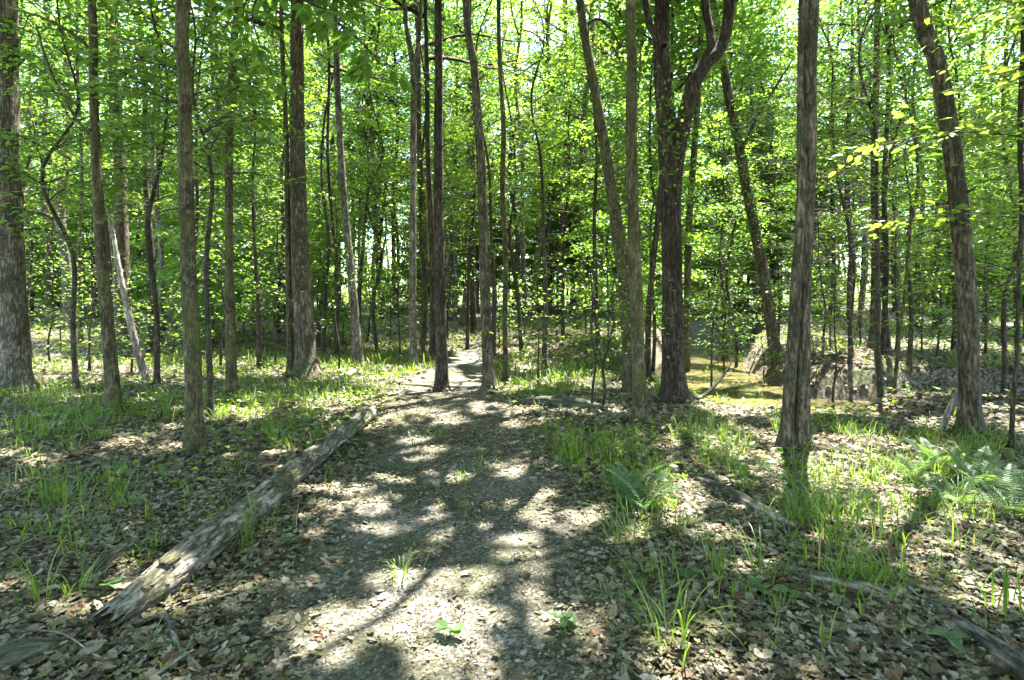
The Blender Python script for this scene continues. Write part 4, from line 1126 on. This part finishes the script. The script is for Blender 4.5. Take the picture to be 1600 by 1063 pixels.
def litter():
    rng = np.random.default_rng(31)
    parts, tints = [], []
    shapes = [leaf_shape(k % 3, rng, rng.uniform(.03, .28), True) for k in range(9)]
    def scatter(x, y, size, tilt, z, simple=False, tsel=None):
        n = len(x)
        R = rand_rot(n, rng, tilt)
        t = np.clip(rng.beta(1.7, 1.9, n), 0, .84)
        odd = rng.random(n); t = np.where(odd < .06, .9, np.where(odd > .95, 1.0, t))
        if simple:
            V0 = np.array([(-.5, 0, .05), (0, .3, .1), (.5, 0, 0), (0, -.3, .08)]); F0 = np.array([(0, 1, 2, 3)])
            W = np.einsum('nij,kj->nki', R, V0) * size[:, None, None] + np.stack([x, y, z], 1)[:, None]
            parts.append((W.reshape(-1, 3), (np.arange(n)[:, None, None] * 4 + F0[None]).reshape(-1, 4))); tints.append(t)
            return
        sid = rng.integers(0, len(shapes), n)
        for s, (V0, F0) in enumerate(shapes):
            m = sid == s; k = m.sum()
            if not k: continue
            W = np.einsum('nij,kj->nki', R[m], V0) * size[m][:, None, None] + np.stack([x[m], y[m], z[m]], 1)[:, None]
            parts.append((W.reshape(-1, 3), (np.arange(k)[:, None, None] * len(V0) + F0[None]).reshape(-1, 4))); tints.append(np.repeat(t[m], len(F0)))
    def sample(n, y0, y1):
        y = np.sqrt(rng.uniform(y0 ** 2, y1 ** 2, n)); x = rng.uniform(-1, 1, n) * (y * .93 + .3)
        return x, y
    x, y = sample(38000, 1.7, 5.2)
    keep = (path_in(x, y) > .8 + .5 * (rng.random(len(x)) - .5) + .35 * (fbm(x * 1.4, y * 1.4, 8, 2) - .5)) | (rng.random(len(x)) < .008 + .05 * (fbm(x * 1.6, y * 1.6, 2, 2) > .5)); x, y = x[keep], y[keep]
    scatter(x, y, rng.uniform(.035, .08, len(x)), .2, ground_z(x, y) + rng.uniform(.004, .026, len(x)))
    x, y = sample(34000, 5.2, 10)
    keep = ((path_in(x, y) > .9 + .4 * (rng.random(len(x)) - .5)) | (rng.random(len(x)) < .05)) & (creek_dist(x, y) > CREEK_W + .3); x, y = x[keep], y[keep]
    scatter(x, y, rng.uniform(.05, .11, len(x)), .3, ground_z(x, y) + rng.uniform(.008, .03, len(x)), True)
    x, y = sample(34000, 10, 24)
    keep = ((path_in(x, y) > 1) | (rng.random(len(x)) < .1)) & (creek_dist(x, y) > CREEK_W + .3); x, y = x[keep], y[keep]
    scatter(x, y, rng.uniform(.09, .18, len(x)), .3, ground_z(x, y) + rng.uniform(.008, .03, len(x)), True)
    x, y = sample(40000, 1.7, 6.5)
    keep = path_in(x, y) > .8; x, y = x[keep], y[keep]
    scatter(x, y, rng.uniform(.012, .035, len(x)), .35, ground_z(x, y) + rng.uniform(.012, .036, len(x)), True)
    y = np.sqrt(rng.uniform(1.7 ** 2, 9 ** 2, 16000)); x = path_c(y) + path_w(y) * rng.uniform(-1.1, 1.1, len(y))
    cl = fbm(x * 1.7 + 4, y * 1.5, 6, 3) + .25 * np.abs(path_in(x, y)) > .56; x, y = x[cl], y[cl]
    scatter(x, y, rng.uniform(.015, .045, len(x)), .2, ground_z(x, y) + rng.uniform(.016, .03, len(x)))
    # leaves banked against the trunk feet
    hb = np.array(hero_base); hi = rng.integers(0, len(hb), 1500); a = rng.uniform(0, 6.28, 1500); rr = hb[hi, 2] + np.abs(rng.normal(0, .12, 1500))
    x, y = hb[hi, 0] + rr * np.cos(a), hb[hi, 1] + rr * np.sin(a)
    scatter(x, y, rng.uniform(.05, .1, 1500), .45, ground_z(x, y) + .02 + .1 * np.exp(-(rr - hb[hi, 2]) / .08) * rng.random(1500), True)
    # leaves caught on the long log
    n = 90; li = rng.uniform(0, len(LOGPTS) - 1.01, n); i0 = li.astype(int); LP_ = np.array(LOGPTS)
    pp = LP_[i0] + (LP_[i0 + 1] - LP_[i0]) * (li - i0)[:, None] + np.stack([rng.normal(0, .07, n), 0 * li, 0 * li], 1)
    scatter(pp[:, 0], pp[:, 1], rng.uniform(.03, .07, n), .4, pp[:, 2] + .085 - 2.2 * (pp[:, 0] - (LP_[i0] + (LP_[i0 + 1] - LP_[i0]) * (li - i0)[:, None])[:, 0]) ** 2 * 2)
    # fine crumbs on the path
    y = np.sqrt(rng.uniform(1.7 ** 2, 9 ** 2, 46000)); x = path_c(y) + path_w(y) * rng.uniform(-1.1, 1.1, len(y))
    cl = fbm(x * 2.2, y * 2.2, 1, 3) > .36; x, y = x[cl], y[cl]
    scatter(x, y, rng.uniform(.007, .024, len(x)), .35, ground_z(x, y) + rng.uniform(.016, .026, len(x)), True)
    o = build('leaf_litter', parts, M['litter'], floor, tint=np.concatenate(tints))
    put(o, kind='stuff')
    # the nearest leaves, one by one
    protos_ = []
    for k in range(12):
        V, F = leaf_shape(k % 2 if k % 4 else 2, rng, rng.uniform(.06, .34))
        tt = [.35, .5, .6, .7, .8, .45, .9, .66, .55, 1.0, .75, .3][k]
        protos_.append(build('fallen_leaf', [(V, F)], M['litter'], floor, smooth=False, tint=np.full(len(F), tt)))
    c = 0
    while c < 300:
        y = rng.uniform(2.25, 3.9); x = rng.uniform(-1, 1) * y * .88
        if path_in(x, y) < .9 and rng.random() > .08: continue
        src = protos_[c % 12]; o = src if c < 12 else src.copy()
        if c >= 12: COL.objects.link(o)
        o.parent = floor; o.location = (x, y, gz(x, y) + rng.uniform(.022, .034))
        s = rng.uniform(.05, .08); o.scale = (s, s, s)
        o.rotation_euler = Euler((rng.normal(0, .3), rng.normal(0, .3), rng.uniform(0, 6.28))); c += 1
litter()

# ------------------------------------------------------------------ grass
def blades(P, az, L, W, lean, curl, segs, rng):
    n = len(P)
    s = np.linspace(0, 1, segs + 1)
    ang = lean[:, None] + curl[:, None] * s[None] ** 1.3          # angle from vertical
    ds = (L / segs)[:, None]
    r = np.concatenate([np.zeros((n, 1)), np.cumsum(np.sin(ang[:, :-1]) * ds, 1)], 1)
    z = np.concatenate([np.zeros((n, 1)), np.cumsum(np.cos(ang[:, :-1]) * ds, 1)], 1)
    z = np.maximum(z, .01)
    c, sn = np.cos(az)[:, None], np.sin(az)[:, None]
    ctr = np.stack([P[:, 0:1] + r * c, P[:, 1:2] + r * sn, P[:, 2:3] + z], -1)
    w = (W[:, None] * (1 - s[None] ** 2.2) * (.55 + .9 * s[None] * (1 - s[None]) * 2)) * .5 + .0006
    sd = np.stack([-sn * w, c * w, 0 * w], -1)
    V = np.stack([ctr - sd, ctr + sd], 2).reshape(-1, 3)
    k = (segs + 1) * 2
    F0 = np.array([(2 * i, 2 * i + 1, 2 * i + 3, 2 * i + 2) for i in range(segs)])
    return V, (np.arange(n)[:, None, None] * k + F0[None]).reshape(-1, 4)

def tuft_geo(rng, nb, L, spread=.05, segs=5, W=.011):
    P = np.stack([rng.normal(0, spread, nb), rng.normal(0, spread, nb), np.full(nb, -.01)], 1)
    az = np.arctan2(P[:, 1], P[:, 0]) + rng.normal(0, .7, nb)
    return blades(P, az, L * rng.uniform(.5, 1.1, nb), W * rng.uniform(.6, 1.25, nb), np.abs(rng.normal(.22, .18, nb)), rng.uniform(.5, 2.4, nb), segs, rng)

TUFTS = [(382, 850, .42, 34, 'dense grass tuft growing against the middle of the long log'), (428, 700, .46, 20, 'sunlit grass tuft behind the far part of the long log'), (95, 795, .36, 26, 'upright grass clump in the leaves left of the near lichened trunk'),
         (60, 945, .40, 13, 'tall sparse grass blades near the bottom left corner'), (120, 930, .30, 14, 'grass clump in front of the grey wood slab'), (232, 865, .22, 10, 'small upright grass sprig above the grey wood slab'), (625, 900, .22, 22, 'small grass tuft alone in the middle of the path'),
         (130, 668, .42, 22, 'arching sunlit grass tuft between the broad edge oak and the arched-branch maple'), (55, 690, .40, 20, 'bright grass tuft at the left edge below the broad oak'), (1118, 900, .34, 22, 'broad-bladed grass clump right of the path foreground'),
         (1050, 1010, .42, 34, 'big grass clump at the bottom edge right of the path'), (1300, 845, .46, 42, 'tall dense grass clump in the middle of the right side'), (1260, 800, .42, 30, 'grass clump right behind the tall dense clump on the right side'), (1395, 860, .36, 26, 'grass clump beside the half-buried log'),
         (1510, 862, .38, 20, 'grass tuft in a sunny patch at the far right'), (1590, 960, .42, 26, 'grass clump cut by the right edge of the view'), (1330, 935, .30, 30, 'drooping grass growing over the half-buried log'), (1195, 905, .34, 24, 'drooping grass tuft at the near end of the half-buried log'), (985, 850, .36, 30, 'grass clump at the path edge in front of the center fern'),
         (905, 715, .40, 40, 'dense low grass clump at the bend of the path'), (1170, 770, .46, 22, 'arching sunlit grass over the pale sunlit log'), (720, 760, .16, 10, 'tiny grass sprig on the path in the shade'), (690, 690, .15, 12, 'tiny grass sprig far along the path'), (150, 690, .38, 18, 'arching bright grass tuft at the foot of the arched-branch maple'), (1240, 735, .36, 26, 'grass clump at the foot of the double trunk')]
def grass_things():
    for i, (px, py, L, nb, lab) in enumerate(TUFTS):
        rng = np.random.default_rng(500 + i)
        x, y = px2g(px, py)
        V, F = tuft_geo(rng, nb, L, (.04 if nb > 22 else .014) + .0014 * nb, 6, .008)
        o = build('grass_tuft', [(V, F)], M['grass'], None, (x, y, gz(x, y) + .01), True, np.repeat(np.clip(rng.normal(.5, .22, nb), 0, 1), 6))
        put(o, lab, 'grass tuft', 'single grass tufts')
grass_things()

GRASS = [(60, 620, 100, 30, 170), (190, 640, 90, 34, 120), (60, 680, 90, 26, 60), (150, 770, 110, 50, 60), (120, 840, 90, 40, 26), (420, 640, 110, 30, 130), (520, 605, 90, 26, 200), (380, 600, 60, 20, 90), (600, 575, 80, 14, 160), (470, 680, 60, 30, 40), (300, 640, 60, 20, 40),
         (890, 700, 40, 40, 60), (960, 700, 60, 34, 70), (1010, 770, 55, 50, 60), (1120, 720, 60, 24, 40), (1300, 780, 90, 50, 95), (1400, 740, 90, 30, 60), (1280, 840, 60, 40, 30), (1480, 800, 90, 40, 40), (1550, 720, 70, 30, 50), (1360, 900, 60, 30, 26), (1060, 840, 50, 40, 18),
         (900, 560, 90, 40, 260), (860, 610, 70, 20, 120), (440, 565, 60, 16, 130), (300, 570, 90, 16, 130), (1250, 670, 60, 14, 40), (1100, 680, 70, 24, 70), (1330, 680, 60, 12, 30), (1480, 690, 80, 14, 50), (700, 560, 40, 10, 40), (640, 545, 90, 14, 130), (950, 530, 80, 18, 150), (120, 570, 90, 16, 80),
         (540, 560, 60, 14, 110), (360, 740, 60, 30, 16), (200, 900, 120, 60, 14), (1000, 930, 60, 60, 10), (1450, 930, 120, 50, 16), (1150, 960, 90, 60, 10), (650, 680, 60, 40, 8), (740, 750, 60, 50, 7), (580, 720, 60, 40, 8), (830, 510, 70, 10, 120), (250, 530, 140, 12, 140), (1450, 580, 120, 20, 160)]
def grass():
    rng = np.random.default_rng(12)
    parts, tint = [], []
    for cx, cy_, rx, ry, n in GRASS:
        n = int(n * (.55 if cy_ > 640 else .5)) if n > 10 else n
        a = rng.uniform(0, 6.28, n); r = np.sqrt(rng.random(n)) * (1 + .25 * rng.normal(0, 1, n))
        qx, qy = cx + rx * r * np.cos(a), np.maximum(cy_ + ry * r * np.sin(a), 500)
        qx, qy = px2g_arr(qx, qy)
        ok = (creek_dist(qx, qy) > CREEK_W + .35) & ((path_in(qx, qy) > .9) | (n <= 10))
        qz = ground_z(qx, qy)
        for x, y, z_ in zip(qx[ok], qy[ok], qz[ok]):
            near = y < 6.5
            nb = int(rng.integers(7, 15)) if near else int(rng.integers(8, 16))
            V, F = tuft_geo(rng, nb, rng.uniform(.1, .3) * (1 if n > 10 else .55), .05 if near else .11, 4 if near else 3, .0068 if near else .011)
            V = V + [x, y, z_ + .01]
            parts.append((V, F)); tint.append(np.repeat(np.clip(rng.normal(.5, .2, nb), 0, 1), 4 if near else 3))
    # stray little tufts everywhere off the path
    qy = np.sqrt(rng.uniform(2.4 ** 2, 11 ** 2, 900)); qx = rng.uniform(-1, 1, 900) * qy * .92
    ok = (path_in(qx, qy) > 1.02) & (creek_dist(qx, qy) > CREEK_W + .4); qx, qy = qx[ok], qy[ok]; qz = ground_z(qx, qy)
    for x, y, z_ in zip(qx, qy, qz):
        nb = int(rng.integers(2, 7))
        V, F = tuft_geo(rng, nb, rng.uniform(.08, .24), .03, 3, .007)
        parts.append((V + [x, y, z_ + .01], F)); tint.append(np.repeat(np.clip(rng.normal(.5, .25, nb), 0, 1), 3))
    # low broad-leaved herbs
    n = 15000
    y = rng.uniform(4.5, 26, n); x = rng.uniform(-1, 1, n) * y * .93
    k = (fbm(x * .7 + 20, y * .7, 2, 2) > .5) & (path_in(x, y) > 1.05) & (creek_dist(x, y) > CREEK_W + .4); x, y = x[k], y[k]; n = len(x)
    P = np.stack([x, y, ground_z(x, y) + rng.uniform(.03, .14, n)], 1)
    Lh = rng.uniform(.04, .08, n) * (1 + y / 22)
    V, F, q = leaf_geo(P, rng.normal(0, 1, (n, 3)) * [1, 1, .25], np.array([0, 0, 1]) + rng.normal(0, .35, (n, 3)), Lh, Lh * .6)
    parts.append((V, F)); tint.append(np.repeat(np.clip(rng.normal(.55, .2, n), 0, 1), q))
    # low green cover of the shaded far floor
    n = 9000
    y = rng.uniform(10, 34, n); x = rng.uniform(-1, 1, n) * y * .95
    k = (fbm(x * .5, y * .5, 9, 2) > .47) & (path_in(x, y) > 1.1) & (creek_dist(x, y) > CREEK_W + .5); x, y = x[k], y[k]; n = len(x)
    V, F = blades(np.stack([x, y, ground_z(x, y)], 1), rng.uniform(0, 6.28, n), rng.uniform(.14, .34, n), rng.uniform(.02, .05, n), np.abs(rng.normal(.4, .3, n)), rng.uniform(.2, 1.5, n), 3, rng)
    parts.append((V, F)); tint.append(np.repeat(np.clip(rng.normal(.55, .2, n), 0, 1), 3))
    o = build('grass', parts, M['grass'], None, None, True, np.concatenate(tint))
    put(o, 'patchy woodland grass and sedge growing through the leaf litter', 'grass', kind='stuff')
grass()

# ------------------------------------------------------------------ ferns and broad-leaved seedlings
def frond_geo(rng, n=26):
    t = np.linspace(.08, 1, n)
    def pos(t): return np.stack([t * .95, 0 * t, .42 * t - .42 * t ** 2.2], 1)
    C = pos(np.linspace(0, 1, 12))
    rach = tube(C, np.linspace(.008, .002, 12), 4)
    ln = .2 * np.sin(np.pi * (t * .86 + .14) ** .9) + .012
    parts = list(rach); tint = [np.full(len(rach[0][1]), .4)]
    for s in (-1, 1):
        P = pos(t); D = np.stack([np.full(n, .35), np.full(n, s * 1.0), rng.normal(-.12, .08, n)], 1)
        V, F, k = leaf_geo(P, D, np.array([0, 0, 1.]) + rng.normal(0, .12, (n, 3)), ln, np.full(n, .03), 'six')
        parts.append((V, F)); tint.append(np.repeat(np.clip(rng.normal(.5, .15, n), 0, 1), k))
    return parts, np.concatenate(tint)
FERNS = [(1010, 800, .62, 8, 'feathery fern in the sun patch at the path edge among grass'), (985, 775, .5, 7, 'smaller shaded fern just behind the feathery fern at the path edge'), (1585, 810, .6, 8, 'pale sunlit fern at the right edge'), (1530, 765, .58, 8, 'fern behind the pale sunlit fern, nearer the curved right oak'),
         (1465, 735, .55, 8, 'shaded fern in front of the curved right oak'), (1425, 755, .5, 7, 'shaded fern between the right oak fern and the tall dense grass'), (1500, 790, .5, 7, 'low fern in the middle of the fern patch at the far right')]
for i, (px, py, s, nf, lab) in enumerate(FERNS):
    rng = np.random.default_rng(600 + i)
    x, y = px2g(px, py); root = thing('fern', lab, 'fern', (x, y, gz(x, y)), 'ferns')
    fp, ft = frond_geo(rng); src = None
    for k in range(nf):
        if src is None: o = src = build('frond', fp, M['fern'], root, tint=ft)
        else: o = src.copy(); COL.objects.link(o); o.parent = root
        sc_ = s * .72 * rng.uniform(.75, 1.1); o.scale = (sc_, sc_, sc_)
        o.rotation_euler = Euler((rng.normal(0, .15), -rng.uniform(.2, .9), k / nf * 6.28 + rng.normal(0, .25)))

SEED = [(1188, 955, 'broad-leaved seedling with five green leaves beside the half-buried log'), (1235, 940, 'small seedling just right of the broad-leaved seedling'), (170, 935, 'single seedling near the end of the long log'), (880, 985, 'tiny green seedling on the shaded path edge'), (1480, 1015, 'low seedling in leaves beside the dark grey log'),
        (450, 860, 'small shaded seedling between the long log and the path'), (560, 700, 'seedling growing at the far side of the long log'), (980, 905, 'seedling with narrow leaves right of the sunny path'), (700, 1000, 'tiny seedling in the sun patch at the bottom of the path'), (1080, 905, 'seedling in litter just left of the broad-bladed grass clump')]
for i, (px, py, lab) in enumerate(SEED):
    rng = np.random.default_rng(650 + i)
    x, y = px2g(px, py); root = thing('seedling', lab, 'seedling', (x, y, gz(x, y)), 'seedlings')
    hgt = rng.uniform(.05, .11) if i else .16
    C = smooth_curve(np.array([(0, 0, -.02), (.01, 0, hgt * .6), (0, .01, hgt)]), 8)
    build('stem', tube(C, np.linspace(.003, .0015, 8), 5), M['grass'], root, smooth=True)
    src = None; nl = 8 if i == 0 else int(rng.integers(4, 7))
    for k in range(nl):
        if src is None:
            V, F = leaf_shape(2, rng, .12); V[:, 0] += .5
            o = src = build('leaf', [(V, F)], M['fern'], root, tint=np.full(len(F), .7))
        else: o = src.copy(); COL.objects.link(o); o.parent = root
        s = rng.uniform(.05, .09); o.scale = (s, s * 1.1, s); o.location = (0, 0, hgt * rng.uniform(.6, 1)); o.rotation_euler = Euler((rng.normal(0, .2), rng.normal(0, .25), k * 2.4))
